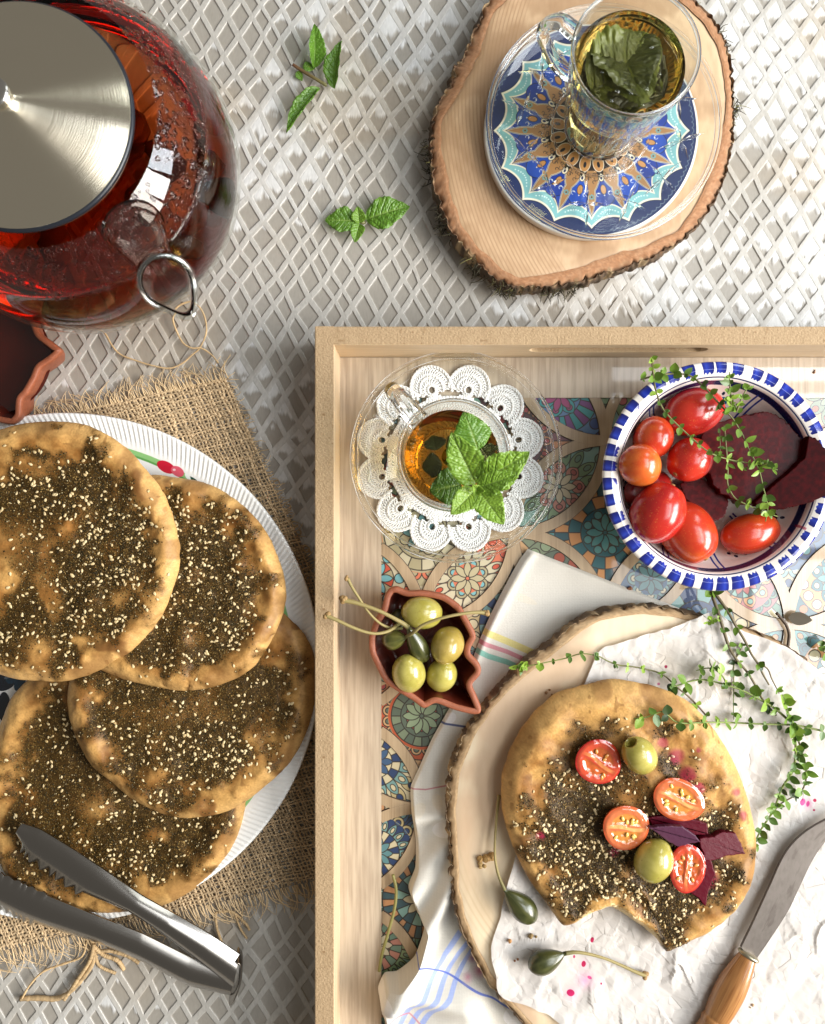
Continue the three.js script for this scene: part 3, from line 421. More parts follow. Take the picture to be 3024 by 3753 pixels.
  const wall = (off, nV, v0, v1) => (u, v) => {
    const s = lerp(v0, v1, v), p = path.getPoint(s), a = u * TAU, rad = lerp(0.0142, 0.0098, sst(0, 0.55, s)) + 0.0026 * sst(0.6, 1, s) + 0.0016 * sst(0.12, 0.0, s) - off, lip = sst(0.65, 1, s) * Math.max(0, Math.cos(a - Math.PI)) ** 5 * 0.0105;
    const ca = Math.cos(a), sa = Math.sin(a), tilt = (1 - s) * 0 + sst(0.6, 1, s) * 0.004 * (-ca);
    return [p.x + upv.x * ca * rad + side.x * sa * rad + ax.x * (lip + tilt) - upv.x * lip * 0.1, p.y + upv.y * ca * rad + side.y * sa * rad + ax.y * (lip + tilt) + lip * 0.1, p.z + upv.z * ca * rad + side.z * sa * rad + ax.z * (lip + tilt) - upv.z * lip * 0.1];
  };
  const o = wall(0, 0, 0, 1), inn = wall(0.0016, 0, 0, 1);
  const sp = surf(64, 46, (u, v) => v < 0.5 ? o(u, v * 2) : inn(u, 2 - v * 2), { wrapU: true });
  part('spout', sp, glass({ ior: 1.42, attenuationColor: rgb([0.95, 0.86, 0.75]), attenuationDistance: 0.01 }), t);
  const lp = []; for (let k = 0; k < 60; k++) { const p = o(k / 60, 0.999); lp.push(V3(...p)); } part('spout_lip', tube(lp, 0.0011, { seg: 120, rad: 8, closed: true }), paneGlass({ ior: 2.4 }), t);
}
// ---------------------------------------------------------------- leaf-shaped clay dishes
const mClay = (() => { const T = tex(256, 256, (u, v) => { const a = fbm(u * 40, v * 40, 4), b = n2(u * 200, v * 200); return mix3([0.22, 0.058, 0.023], [0.36, 0.108, 0.047], clamp(a * 1.3 - 0.15 + (b - 0.5) * 0.25)); }); return mat([1, 1, 1], 0.62, { map: T, bumpMap: T, bumpScale: 0.0004, clearcoat: 0.15, clearcoatRoughness: 0.4 }); })();
const mClayIn = mat([0.13, 0.022, 0.012], 0.28, { clearcoat: 0.5, clearcoatRoughness: 0.12 });
function clayDish(label, px, rim, base, wall, centrePx) {   // px: outer outline at the rim
  const pts = px.map(([x, y]) => { const p = at(x, y, rim); return V3(p.x, 0, p.z); }), C = new THREE.CatmullRomCurve3(pts, true, 'catmullrom', 0.35), N = 220, P = C.getSpacedPoints(N);
  const cp = at(centrePx[0], centrePx[1], rim), t = thing('clay_dish', label, 'dish', V3(cp.x, base, cp.z)), h = rim - base;
  let area = 0; for (let i = 0; i < N; i++) area += P[i].x * P[i + 1].z - P[i + 1].x * P[i].z; const sg = area > 0 ? 1 : -1;
  const Nn = P.map((p, i) => { const a = P[(i - 2 + N) % N], b = P[(i + 2) % N]; return V3((b.z - a.z) * sg, 0, -(b.x - a.x) * sg).normalize(); });
  const ring = (i, off, shrink, y) => { const p = P[i % N], n = Nn[i % N], x = p.x + n.x * off - cp.x, z = p.z + n.z * off - cp.z; return [x * shrink, y + 0.0006 * (n2(p.x * 200, p.z * 200 + off * 900) - 0.5), z * shrink]; };
  const out = [[-0.0015, 0.74, 0.0], [0, 0.80, 0.0008], [0, 0.92, h * 0.5], [0, 0.995, h * 0.88], [-0.0004, 1, h * 0.97], [-0.0012, 1, h], [-wall + 0.001, 1, h], [-wall + 0.0002, 1, h * 0.96]];
  const inn = [[-wall + 0.0002, 1, h * 0.96], [-wall, 0.985, h * 0.8], [-wall, 0.92, h * 0.45], [-wall, 0.82, 0.005], [-wall, 0.70, 0.0036], [-wall, 0.3, 0.0034], [-wall, 0.01, 0.0034]];
  const uvf = (u, v, p) => [u * 8, v * 1.2 + p[1] * 9];
  part('dish_wall', surf(N, out.length - 1, (u, v, i, j) => ring(i, ...out[j]), { wrapU: true, uvf }), mClay, t);
  part('dish_inside', surf(N, inn.length - 1, (u, v, i, j) => ring(i, ...inn[j]), { wrapU: true, uvf }), mClayIn, t);
  return { t, cp };
}
{
  const { t, cp } = clayDish('leaf-shaped terracotta dish of dark liquid at the left edge, under the teapot', [[-40, 1020], [60, 1075], [120, 1150], [147, 1216], [190, 1250], [226, 1283], [190, 1322], [148, 1351], [131, 1390], [100, 1443], [80, 1466], [74, 1525], [44, 1556], [-20, 1545], [-60, 1515], [-130, 1560], [-220, 1480], [-300, 1330], [-270, 1150], [-160, 1040]], 0.030, 0.0022, 0.0042, [-70, 1290]);
  const g = new THREE.CircleGeometry(0.035, 60); g.rotateX(-Math.PI / 2); g.translate(0, 0.011, 0);
  part('dark_liquid', g, mat([0.055, 0.007, 0.004], 0.05, { clearcoat: 0.3 }), t);
}
// ---------------------------------------------------------------- twine, tongs, mint on the table
const mTwine = mat([1, 1, 1], 0.8, { vertexColors: true });
function twine(name, label, cat, paths, w) {
  const P0 = at(paths[0][0][0], paths[0][0][1], 0), t = tag(new THREE.Group(), label, cat); t.name = numbered(name); t.position.copy(P0); scene.add(t); const r = rng(paths.length * 17 + 3);
  paths.forEach((pp, k) => { const pts = pp.map(([x, y, h = 0.002]) => at(x, y, h).sub(P0)), tone = 0.85 + r() * 0.4; part('strand', tube(pts, (s) => (w[k] ?? w[0]) * (0.85 + 0.3 * n2(s * 60, k)), { seg: 90, rad: 6, color: (s, a) => { const q = tone * (0.75 + 0.5 * n2(s * 160 + a * 3, k * 7)); return [0.48 * q, 0.33 * q, 0.17 * q]; } }), mTwine, t); });
}
twine('jute_twine', 'thin loose jute twine looped on the table below the teapot spout', 'twine', [
  [[345, 1195], [385, 1222], [408, 1262, 0.003], [440, 1298], [500, 1322], [560, 1340], [620, 1350], [668, 1332], [705, 1300], [730, 1278, 0.003], [752, 1235, 0.004], [757, 1200, 0.004], [748, 1155, 0.004], [728, 1122, 0.004], [700, 1108, 0.003], [665, 1120, 0.003], [642, 1150, 0.004], [634, 1172, 0.004], [648, 1215, 0.003], [672, 1258, 0.003], [705, 1276, 0.004], [738, 1276, 0.004], [775, 1300, 0.004], [800, 1330, 0.004]]], [0.00058]);
twine('raffia_string', 'knotted pale raffia string on the table beside the tongs handle', 'string', [
  [[330, 3420, 0.004], [345, 3480, 0.003], [340, 3530, 0.003], [300, 3590, 0.003], [250, 3640, 0.003], [205, 3660, 0.002], [140, 3658, 0.002], [75, 3660, 0.002]], [[345, 3460, 0.005], [330, 3520, 0.004], [285, 3590, 0.004], [235, 3665, 0.003]], [[320, 3450, 0.003], [300, 3505, 0.003], [240, 3530, 0.003], [160, 3560, 0.003], [110, 3610, 0.003], [80, 3660, 0.003]],
  [[345, 3470, 0.004], [380, 3500, 0.003], [430, 3520, 0.003], [455, 3555, 0.002]], [[350, 3490, 0.003], [400, 3485, 0.003], [470, 3505, 0.002], [510, 3530, 0.002]], [[350, 3500, 0.003], [365, 3540, 0.003], [425, 3568, 0.002]]], [0.0016, 0.0013, 0.0007, 0.0013, 0.0011, 0.001]);
twine('raffia_loop', 'small pale raffia loop on the table right of the tongs handle', 'string', [[[790, 3345, 0.003], [795, 3400, 0.003], [815, 3460, 0.003]], [[790, 3345, 0.003], [850, 3342, 0.003], [900, 3385, 0.003], [915, 3410, 0.003]], [[860, 3345, 0.003], [880, 3400, 0.003], [905, 3440, 0.002]]], [0.0009, 0.0008, 0.0007]);
{
  const t = thing('steel_tongs', 'stainless steel serving tongs with toothed edges resting on the lowest flatbread', 'tongs', at(850, 3560, 0.012));
  const O = t.position, mSteel = mat([0.30, 0.28, 0.255], 0.26, { metalness: 1, anisotropy: 0.4, roughnessMap: tex(256, 256, (u, v) => [0.6 + 0.4 * fbm(u * 9, v * 60, 3), 0.55 + 0.45 * fbm(u * 9, v * 60, 3), 0.5], false) });
  // one arm: two edge lines along its length, arched across, with teeth cut into the edges of the head
  const arm = (A, Bl, ha, hb, arch, teeth, flange) => {
    const ca = new THREE.CatmullRomCurve3(A.map(([x, y], k) => at(x, y, ha[k])), false, 'catmullrom', 0.2), cb = new THREE.CatmullRomCurve3(Bl.map(([x, y], k) => at(x, y, hb[k])), false, 'catmullrom', 0.2), nu = 300, nv = 12, up = V3(0, 1, 0);
    const f = (lift) => (u, v) => {
      const a = ca.getPoint(u), b = cb.getPoint(u), ph = (u - teeth[0]) / (teeth[1] - teeth[0]), zig = ph > 0 && ph < 1 ? (1 - Math.abs(((ph * teeth[2]) % 1) * 2 - 1)) * teeth[3] : 0, d = b.clone().sub(a).normalize();
      const p = a.lerp(b, v).addScaledVector(d, zig * sst(0.80, 1, v) - (teeth[4] ? zig * 0.5 * sst(0.12, 0, v) : 0)); p.y += arch(u) * (1 - (2 * v - 1) ** 2) + lift; return [p.x - O.x, p.y - O.y, p.z - O.z];
    };
    const top = surf(nu, nv, f(0)), bot = surf(nu, nv, f(-0.0011)); const edge = (v) => surf(nu, 1, (u, w) => f(-0.0011 * w)(u, v)); const end = (u) => surf(nv, 1, (v, w) => f(-0.0011 * w)(u, v));
    return mergeGeometries([top, bot, edge(0), edge(1), end(0), end(1)]);
  };
  const n7 = (a, b) => Array.from({ length: 8 }, (_, k) => lerp(a, b, k / 7));
  const up1 = arm([[80, 3018], [150, 3042], [259, 3108], [373, 3183], [518, 3282], [640, 3350], [770, 3425], [880, 3500]], [[62, 3060], [98, 3130], [200, 3200], [306, 3272], [467, 3339], [590, 3420], [740, 3532], [858, 3622]], [0.0375, 0.039, 0.0395, 0.040, 0.040, 0.038, 0.033, 0.028], [0.034, 0.034, 0.0345, 0.036, 0.038, 0.036, 0.030, 0.024], (u) => lerp(0.0036, 0.0058, u), [0.07, 0.42, 8, 0.0042]);
  const lo1 = arm([[-60, 3172], [0, 3204], [90, 3245], [190, 3290], [363, 3360], [520, 3422], [700, 3510], [862, 3560]], [[-60, 3300], [0, 3325], [70, 3360], [140, 3386], [363, 3458], [520, 3524], [690, 3612], [850, 3650]], [0.030, 0.030, 0.0295, 0.029, 0.028, 0.026, 0.022, 0.018], [0.021, 0.021, 0.021, 0.021, 0.020, 0.018, 0.014, 0.010], (u) => lerp(0.0048, 0.0062, u), [0.0, 0.40, 9, 0.0036, 1]);
  part('upper_arm', up1, mSteel, t); part('lower_arm', lo1, mSteel, t);
  // the sprung bend that joins the arms
  const e = [at(872, 3500, 0.028), at(884, 3520, 0.026), at(880, 3580, 0.022), at(862, 3632, 0.017), at(848, 3648, 0.012)].map((p) => p.sub(O));
  part('spring_bend', tube(e, () => [0.0012, 0.006], { seg: 30, rad: 10 }), mSteel, t);
}
// mint: a quilted, toothed leaf along +x from its base, len by width, folded by fold and curled by curl
function cells(x, y) {                                      // distance to the nearest border between scattered cells, 0 at the border
  const xi = Math.floor(x), yi = Math.floor(y); let a = 9, b = 9;
  for (let i = -1; i <= 1; i++) for (let j = -1; j <= 1; j++) { const h = PERM[((xi + i) & 255) + PERM[(yi + j) & 255]], dx = xi + i + VALS[h] - x, dy = yi + j + VALS[(h + 91) & 255] - y, d = dx * dx + dy * dy; if (d < a) { b = a; a = d; } else if (d < b) b = d; }
  return Math.sqrt(b) - Math.sqrt(a);
}
function mintLeaf(len, width, { fold = 0.15, curl = 0.15, seed = 1, teeth = 9, hue = 0 } = {}) {
  const nu = 84, nv = 34, r = rng(seed), ph = r() * 6, size = Math.max(0.0011, len * 0.075);
  return surf(nu, nv, (u, v) => {
    const s = 2 * v - 1, base = Math.pow(Math.sin(Math.PI * Math.pow(u, 0.74)), 0.80), tooth = 1 + 0.085 * (((u * teeth) % 1) - 0.5) * sst(0.05, 0.2, u) * sst(1.0, 0.9, u) * Math.abs(s) ** 4, w = width * 0.53 * base * tooth * (1 + 0.06 * Math.sin(u * 9 + ph + s));
    const vein = Math.abs(((u * 6.0 - Math.abs(s) * 1.6) % 1 + 1) % 1 - 0.5) * 2, mid = sst(0.09, 0.0, Math.abs(s)), net = sst(0.26, 0.02, cells((u * len) / size + seed * 7, (s * w) / size)), vv = Math.max(mid, sst(0.74, 0.98, vein) * 0.9 * sst(1, 0.8, Math.abs(s)), net * 0.55);
    const puff = (1 - vv) * 0.40 * size * sst(1, 0.85, Math.abs(s)) * sst(0, 0.1, u);
    const x = u * len, z = s * w, y = fold * Math.abs(s) * w + curl * len * (u - u * u * 1.6) + puff + 0.035 * width * Math.sin(u * 22 + s * 3 + ph) * Math.abs(s) ** 3;
    let c = mix3([0.085, 0.21, 0.014], [0.15, 0.31, 0.028], n2(u * 7 + ph, s * 3) * 0.7); c = mix3(c, hue > 0 ? [0.36, 0.52, 0.06] : [0.02, 0.05, 0.004], Math.min(1, Math.abs(hue) * 0.9)); c = mix3(c, [0.34, 0.47, 0.13], Math.max(mid * 0.6, vv * 0.22)); return [x, y, z, ...c];
  }, { color: true });
}
const mMint = mat([1, 1, 1], 0.34, { vertexColors: true, transmission: 0.25, thickness: 0, specularIntensity: 0.75 }), mStem = mat([1, 1, 1], 0.5, { vertexColors: true });
const stemCol = (a, b) => (s) => mix3(a, b, s);
function leafAt(parent, O, b, tip, width, o = {}) {        // a leaf from photo point b to photo point tip, with heights
  const p = at(b[0], b[1], b[2]), q = at(tip[0], tip[1], tip[2]), d = q.clone().sub(p), g = mintLeaf(d.length(), width, o), m = part('leaf', g, o.mat || mMint, parent);
  m.position.copy(p).sub(O); m.rotation.order = 'YZX'; m.rotation.y = -Math.atan2(d.z, d.x); m.rotation.z = Math.asin(d.y / d.length()); m.rotation.x = o.roll || 0; return m;
}
{
  const O = at(1130, 280, 0), t = thing('mint_sprig', 'three-leaved mint sprig with a brown stem, lying between teapot and wood slice', 'mint', O);
  part('stem', tube([[1074, 237, 0.004], [1105, 258, 0.004], [1150, 285, 0.005], [1197, 313, 0.004]].map((p) => at(...p).sub(O)), 0.0011, { seg: 20, color: stemCol([0.14, 0.06, 0.03], [0.16, 0.15, 0.05]) }), mStem, t);
  leafAt(t, O, [1150, 250, 0.004], [1156, 84, 0.009], 0.0105, { fold: 0.9, seed: 3, roll: 0.5 }); leafAt(t, O, [1228, 326, 0.003], [1245, 144, 0.010], 0.0115, { fold: 0.9, seed: 5, roll: -0.5, hue: -0.1 }); leafAt(t, O, [1172, 322, 0.004], [1044, 476, 0.005], 0.0100, { fold: 0.8, seed: 8, roll: 0.3 });
  leafAt(t, O, [1110, 242, 0.004], [1154, 250, 0.003], 0.006, { seed: 9 }); leafAt(t, O, [1088, 262, 0.003], [1108, 296, 0.002], 0.0045, { seed: 10 });
}
{
  const O = at(1322, 812, 0), t = thing('mint_sprig', 'four-leaved mint tip lying flat below the other sprig', 'mint', O);
  part('stem', tube([[1315, 800, 0.003], [1325, 815, 0.004], [1338, 815, 0.003]].map((p) => at(...p).sub(O)), 0.001, { seg: 10, color: stemCol([0.12, 0.13, 0.04], [0.16, 0.15, 0.05]) }), mStem, t);
  leafAt(t, O, [1308, 812, 0.004], [1190, 805, 0.005], 0.0150, { seed: 13, fold: 0.25, hue: -0.15 }); leafAt(t, O, [1343, 806, 0.004], [1500, 752, 0.008], 0.0185, { seed: 16, fold: 0.2 }); leafAt(t, O, [1318, 818, 0.004], [1311, 756, 0.009], 0.0085, { seed: 17, fold: 0.4, hue: 0.2 }); leafAt(t, O, [1318, 820, 0.004], [1300, 886, 0.006], 0.0085, { seed: 19, fold: 0.4, hue: 0.1 });
}
// ---------------------------------------------------------------- wood slices
function endGrain(cx, cz, w, base, dark, stain, seed, saw) {   // end grain on a w x w sheet round a pith at cx, cz (0..1)
  return tex(1024, 1024, (u, v) => {
    const x = (u - cx), z = (v - cz), d = Math.hypot(x, z) + (fbm(u * 5 + seed, v * 5, 3) - 0.5) * 0.05, rings = Math.pow(0.5 + 0.5 * Math.sin(d * 150 + 4 * n2(u * 4, v * 4 + seed)), 2), fine = fbm(u * 130, v * 40 + seed, 3), blot = fbm(u * 5 + seed, v * 5 + 8, 4), ring2 = 0.5 + 0.5 * Math.sin(d * 46 + 2);
    let k = mix3(base, dark, clamp(rings * 0.14 + (fine - 0.5) * 0.45 + ring2 * 0.16 + (blot - 0.42) * 0.9)); k = mix3(k, stain, sst(0.56, 0.70, fbm(u * 7 + 30 + seed, v * 7, 4)) * 0.5);
    if (saw) { const a = Math.atan2(v - saw[1], u - saw[0]), rr = Math.hypot(u - saw[0], v - saw[1]), zone = sst(saw[2], saw[2] + 0.03, rr) * sst(saw[3], saw[3] - 0.03, rr) * sst(saw[4] - 0.5, saw[4], a) * sst(saw[5] + 0.5, saw[5], a); k = mix3(k, dark, zone * (0.25 + 0.5 * Math.pow(0.5 + 0.5 * Math.sin(rr * 640), 3))); }
    return k;
  });
}
function woodSlice(label, px, top, base, bark, tone, T_top, moss, mossAt, seed) {
  const out = outlinePx(px, top), c = out.reduce((s, p) => [s[0] + p[0] / out.length, s[1] + p[1] / out.length], [0, 0]), R = radial(out, c[0], c[1]), Rm = Math.max(...out.map(([x, z]) => Math.hypot(x - c[0], z - c[1]))) * 1.04;
  const t = thing('wood_slice', label, 'wood slice', V3(c[0], base, c[1])), th = top - base, nz = (a, k) => n2(Math.cos(a) * k + seed, Math.sin(a) * k + seed * 2) - 0.5;
  const wd = (a) => bark * (1 + 0.5 * nz(a, 3) + 0.25 * nz(a, 14)), uvf = (u, v, p) => [p[0] / (2 * Rm) + 0.5, p[2] / (2 * Rm) + 0.5];
  part('sawn_face', surf(240, 40, (u, v) => { const a = u * TAU, r = (R(a) - wd(a)) * v; const x = Math.cos(a) * r, z = Math.sin(a) * r; return [x, th + (n2((x + c[0]) * 40, (z + c[1]) * 40) - 0.5) * 0.0005 - sst(0.985, 1, v) * 0.0004, z]; }, { wrapU: true, uvf }), mat([1, 1, 1], 0.55, { map: T_top, clearcoat: 0.12, clearcoatRoughness: 0.4, bumpMap: T_top, bumpScale: 0.0004 }), t);
  const rows = [[-1, 0.0002], [-0.78, 0.0004], [-0.5, -0.0002], [-0.2, -0.0008], [0, -0.002], [0.12, -0.22], [0.12, -0.5], [0.02, -0.8], [-0.1, -1], [-0.6, -1]];
  part('bark', surf(620, 26, (u, v) => {
    const q = v * (rows.length - 1), i = Math.min(rows.length - 2, Math.floor(q)), f = q - i, s = lerp(rows[i][0], rows[i + 1][0], f), yy = lerp(rows[i][1], rows[i + 1][1], f), a = u * TAU, w = wd(a), outer = sst(-0.55, 0.1, s), crag = (fbm(a * 26 + seed, yy * 3 + 9, 4) - 0.5) * 0.0036 * outer + (Math.pow(n2(a * 60 + seed, yy * 2), 3) * -0.0026) * outer;
    const r = R(a) + s * w + crag + nz(a, 9) * 0.0012 * outer, h = (Math.abs(yy) > 0.01 ? th + yy * th : th + yy) - outer * (Math.abs(yy) < 0.01 ? Math.max(0, n2(a * 40, 3 + seed) - 0.35) * 0.0045 : 0), x = Math.cos(a) * r, z = Math.sin(a) * r;
    const n1 = fbm(a * 50 + seed, s * 5, 3), n4 = n2(a * 190, s * 16 + yy * 9); let k = mix3(tone[0], tone[1], clamp((n1 - 0.35) * 1.8)); k = mix3(k, tone[2], sst(-0.35, 0.05, s + (n4 - 0.5) * 0.5) * (yy < -0.01 ? 1 : 0.65)); k = mix3(k, [0.46, 0.33, 0.18], sst(0.66, 0.8, n2(a * 30 + 5, s * 2)) * outer * 0.6);
    const b = 0.72 + 0.5 * n4; return [x, Math.max(0.0001, h), z, k[0] * b, k[1] * b, k[2] * b];
  }, { wrapU: true, color: true }), mat([1, 1, 1], 0.85, { vertexColors: true }), t);
  if (moss) {
    const r = rng(seed * 5 + 1), l = [];
    for (let k = 0; k < moss; k++) {
      const m = mossAt[Math.floor(r() * mossAt.length)], a = m[0] + (r() + r() - 1) * m[1], y = th * (0.15 + r() * 0.85), q = R(a) + 0.0002 + r() * 0.0016, p = V3(Math.cos(a) * q, y, Math.sin(a) * q), pts = [p.clone()], d = V3(Math.cos(a) + (r() - 0.5) * 2.2, (r() - 0.6) * 0.9, Math.sin(a) + (r() - 0.5) * 2.2).multiplyScalar(0.00062);
      for (let s = 0; s < 4; s++) { p.add(d); d.x += (r() - 0.5) * 0.0018; d.y += (r() - 0.6) * 0.0008; d.z += (r() - 0.5) * 0.0018; p.y = Math.max(0.0004, p.y); pts.push(p.clone()); }
      const g = r(), c1 = g < 0.72 ? [0.032, 0.026, 0.011] : g < 0.92 ? [0.075, 0.062, 0.020] : [0.17, 0.155, 0.05]; l.push(tube(pts, (s) => 0.00036 * (1 - 0.6 * s), { seg: 5, rad: 4, color: () => c1 }));
    }
    part('moss', mergeGeometries(l), mat([1, 1, 1], 0.9, { vertexColors: true }), t, 'stuff');
  }
  return { t, c, R };
}
const SL1 = 0.020;
woodSlice('round bark-edged wood slice under the blue tile and glass saucer', [[1720, 160], [1775, 20], [1880, -85], [2050, -150], [2250, -165], [2440, -95], [2570, 10], [2640, 100], [2680, 210], [2697, 360], [2692, 500], [2672, 600], [2630, 710], [2560, 822], [2440, 915], [2270, 985], [2110, 1035], [1950, 1052], [1850, 1040], [1765, 975], [1680, 880], [1622, 770], [1588, 640], [1576, 520], [1580, 440], [1630, 330], [1675, 240]],
  SL1, 0.0, 0.0078, [[0.33, 0.155, 0.07], [0.43, 0.235, 0.125], [0.085, 0.055, 0.032]], endGrain(0.55, 0.42, 1, [0.63, 0.435, 0.265], [0.36, 0.205, 0.10], [0.30, 0.16, 0.07], 3, [1.15, 0.42, 0.80, 1.06, -3.3, 3.4]), 380, [[2.55, 0.16], [2.2, 0.10], [2.0, 0.12], [3.0, 0.2], [-0.55, 0.12], [1.65, 0.16], [-0.9, 0.08], [-0.15, 0.05]], 7);
{
  const p = at(2168, 480, 0.027), R = 0.0652, t = thing('tile_coaster', 'round blue and turquoise mandala tile coaster under the glass saucer', 'coaster', V3(p.x, SL1 + 0.0002, p.z));
  const body = lathe([[0.0002, 0], [R - 0.002, 0], [R, 0.002], [R, 0.0062], [R - 0.0008, 0.0070], [R - 0.0016, 0.0072]], { seg: 140 }); part('tile_body', body, mat([0.78, 0.76, 0.72], 0.35, { clearcoat: 0.5, clearcoatRoughness: 0.1 }), t);
  const T = canvas(1400, 1400, (g, w) => {
    const c = w / 2, s = c / 1.0; g.translate(c, c); const dark = '#23242c', cream = '#efe6d2'; g.fillStyle = '#e8e4da'; g.fillRect(-c, -c, w, w);
    const disc = (r, f) => { g.beginPath(); g.arc(0, 0, r * s, 0, TAU); g.fillStyle = f; g.fill(); }; disc(0.985, '#1c2c5c');
    const n = 16; g.strokeStyle = '#8fa0a8'; g.lineWidth = 2.5; for (let i = 0; i < n * 7; i++) { g.save(); g.rotate((i * TAU) / (n * 7)); g.beginPath(); g.arc(0.925 * s, 0, 0.026 * s, -1.3, 1.3); g.stroke(); g.restore(); }
    const scal = (ro, ri, f, st, lw) => { g.beginPath(); for (let i = 0; i < n; i++) { const a = (i * TAU) / n, b = ((i + 1) * TAU) / n, m = (a + b) / 2; if (!i) g.moveTo(Math.cos(a) * ro * s, Math.sin(a) * ro * s); g.quadraticCurveTo(Math.cos(m) * ri * s, Math.sin(m) * ri * s, Math.cos(b) * ro * s, Math.sin(b) * ro * s); } g.closePath(); g.fillStyle = f; g.fill(); if (lw) { g.lineWidth = lw; g.strokeStyle = st; g.stroke(); } };
    scal(0.90, 0.745, '#7fb4b8', dark, 20); scal(0.90, 0.745, '#84bcc0', cream, 13);
    g.fillStyle = '#d6ecea'; for (let i = 0; i < n; i++) for (let k = -4; k <= 4; k++) { const a = ((i + 0.5 + k * 0.075) * TAU) / n, r = 0.752 + k * k * 0.0028; g.beginPath(); g.arc(Math.cos(a) * r * s, Math.sin(a) * r * s, 5, 0, TAU); g.fill(); }
    scal(0.82, 0.60, '#2343a0', cream, 9);
    for (let i = 0; i < n; i++) { g.save(); g.rotate(((i + 0.5) * TAU) / n); g.fillStyle = i % 2 ? '#1d3a94' : '#2850b4'; g.beginPath(); g.ellipse(0.56 * s, 0, 0.155 * s, 0.118 * s, 0, 0, TAU); g.fill(); g.lineWidth = 4; g.strokeStyle = dark; g.stroke(); g.fillStyle = cream; for (let k = 0; k < 7; k++) { g.beginPath(); g.arc((0.54 + 0.075 * Math.cos(k * 0.9)) * s, 0.065 * s * Math.sin(k * 0.9), 4.5, 0, TAU); g.fill(); } g.beginPath(); g.ellipse(0.56 * s, 0, 0.045 * s, 0.026 * s, 0, 0, TAU); g.fillStyle = '#c08a54'; g.fill(); g.stroke(); g.restore(); }
    for (let i = 0; i < n; i++) { g.save(); g.rotate((i * TAU) / n); g.beginPath(); g.moveTo(0.34 * s, -0.078 * s); g.quadraticCurveTo(0.48 * s, -0.085 * s, 0.56 * s, -0.03 * s); g.quadraticCurveTo(0.64 * s, -0.05 * s, 0.80 * s, 0); g.quadraticCurveTo(0.64 * s, 0.05 * s, 0.56 * s, 0.03 * s); g.quadraticCurveTo(0.48 * s, 0.085 * s, 0.34 * s, 0.078 * s); g.closePath(); g.fillStyle = '#ad7f52'; g.fill(); g.lineWidth = 8; g.strokeStyle = cream; g.stroke(); g.lineWidth = 3; g.strokeStyle = dark; g.stroke(); g.fillStyle = '#6aa0a4'; for (let k = 0; k < 6; k++) { g.beginPath(); g.arc((0.62 + 0.018 * Math.cos(k * 1.05)) * s, 0.018 * s * Math.sin(k * 1.05), 6, 0, TAU); g.fill(); } g.fillStyle = dark; g.beginPath(); g.arc(0.62 * s, 0, 5, 0, TAU); g.fill(); for (let k = 0; k < 3; k++) { g.beginPath(); g.arc((0.48 - k * 0.035) * s, (k % 2 ? 0.022 : -0.022) * s, 9, 0, 4.6); g.lineWidth = 4; g.stroke(); } g.restore(); }
    for (let i = 0; i < n; i++) { g.save(); g.rotate((i * TAU) / n); g.strokeStyle = dark; g.lineWidth = 3; for (const sg of [-1, 1]) { g.beginPath(); g.moveTo(0.36 * s, sg * 0.07 * s); g.bezierCurveTo(0.46 * s, sg * 0.09 * s, 0.5 * s, sg * 0.03 * s, 0.44 * s, sg * 0.025 * s); g.stroke(); g.beginPath(); g.arc(0.415 * s, sg * 0.045 * s, 11, 0, TAU); g.stroke(); g.fillStyle = '#2a1d1a'; g.beginPath(); g.ellipse(0.40 * s, sg * 0.062 * s, 0.03 * s, 0.012 * s, sg * 0.5, 0, TAU); g.fill(); } g.rotate(TAU / n / 2); g.fillStyle = '#e9dcc0'; g.beginPath(); g.ellipse(0.445 * s, 0, 0.038 * s, 0.026 * s, 0, 0, TAU); g.fill(); g.stroke(); g.fillStyle = '#1c2c5c'; g.beginPath(); g.ellipse(0.45 * s, 0, 0.016 * s, 0.010 * s, 0, 0, TAU); g.fill(); for (const sg of [-1, 1]) { g.strokeStyle = '#dfe6ea'; g.lineWidth = 3; g.beginPath(); g.arc(0.60 * s, sg * 0.055 * s, 12, 0, 4.5); g.stroke(); } g.restore(); }
    disc(0.375, '#2a1d1a'); for (let i = 0; i < n; i++) { g.save(); g.rotate(((i + 0.5) * TAU) / n); g.beginPath(); g.ellipse(0.315 * s, 0, 0.075 * s, 0.05 * s, 0, 0, TAU); g.fillStyle = '#c08a54'; g.fill(); g.lineWidth = 4; g.strokeStyle = cream; g.stroke(); g.beginPath(); g.ellipse(0.325 * s, 0, 0.028 * s, 0.014 * s, 0, 0, TAU); g.fillStyle = dark; g.fill(); g.restore(); }
    disc(0.225, '#b9814c'); for (let i = 0; i < 12; i++) { g.save(); g.rotate((i * TAU) / 12); g.beginPath(); g.ellipse(0.13 * s, 0, 0.09 * s, 0.03 * s, 0, 0, TAU); g.fillStyle = i % 2 ? '#2343a0' : '#84bcc0'; g.fill(); g.lineWidth = 4; g.strokeStyle = cream; g.stroke(); g.restore(); }
  });
  const top = lathe([[0.0001, 0.00735], [R - 0.0016, 0.00735]], { seg: 140 }); const pp = top.attributes.position, uv = []; for (let i = 0; i < pp.count; i++) uv.push(pp.getX(i) / (2 * R) + 0.5, pp.getZ(i) / (2 * R) + 0.5); top.setAttribute('uv', new THREE.Float32BufferAttribute(uv, 2));
  part('printed_face', top, mat([1, 1, 1], 0.4, { map: T, clearcoat: 0.8, clearcoatRoughness: 0.06 }), t);
}
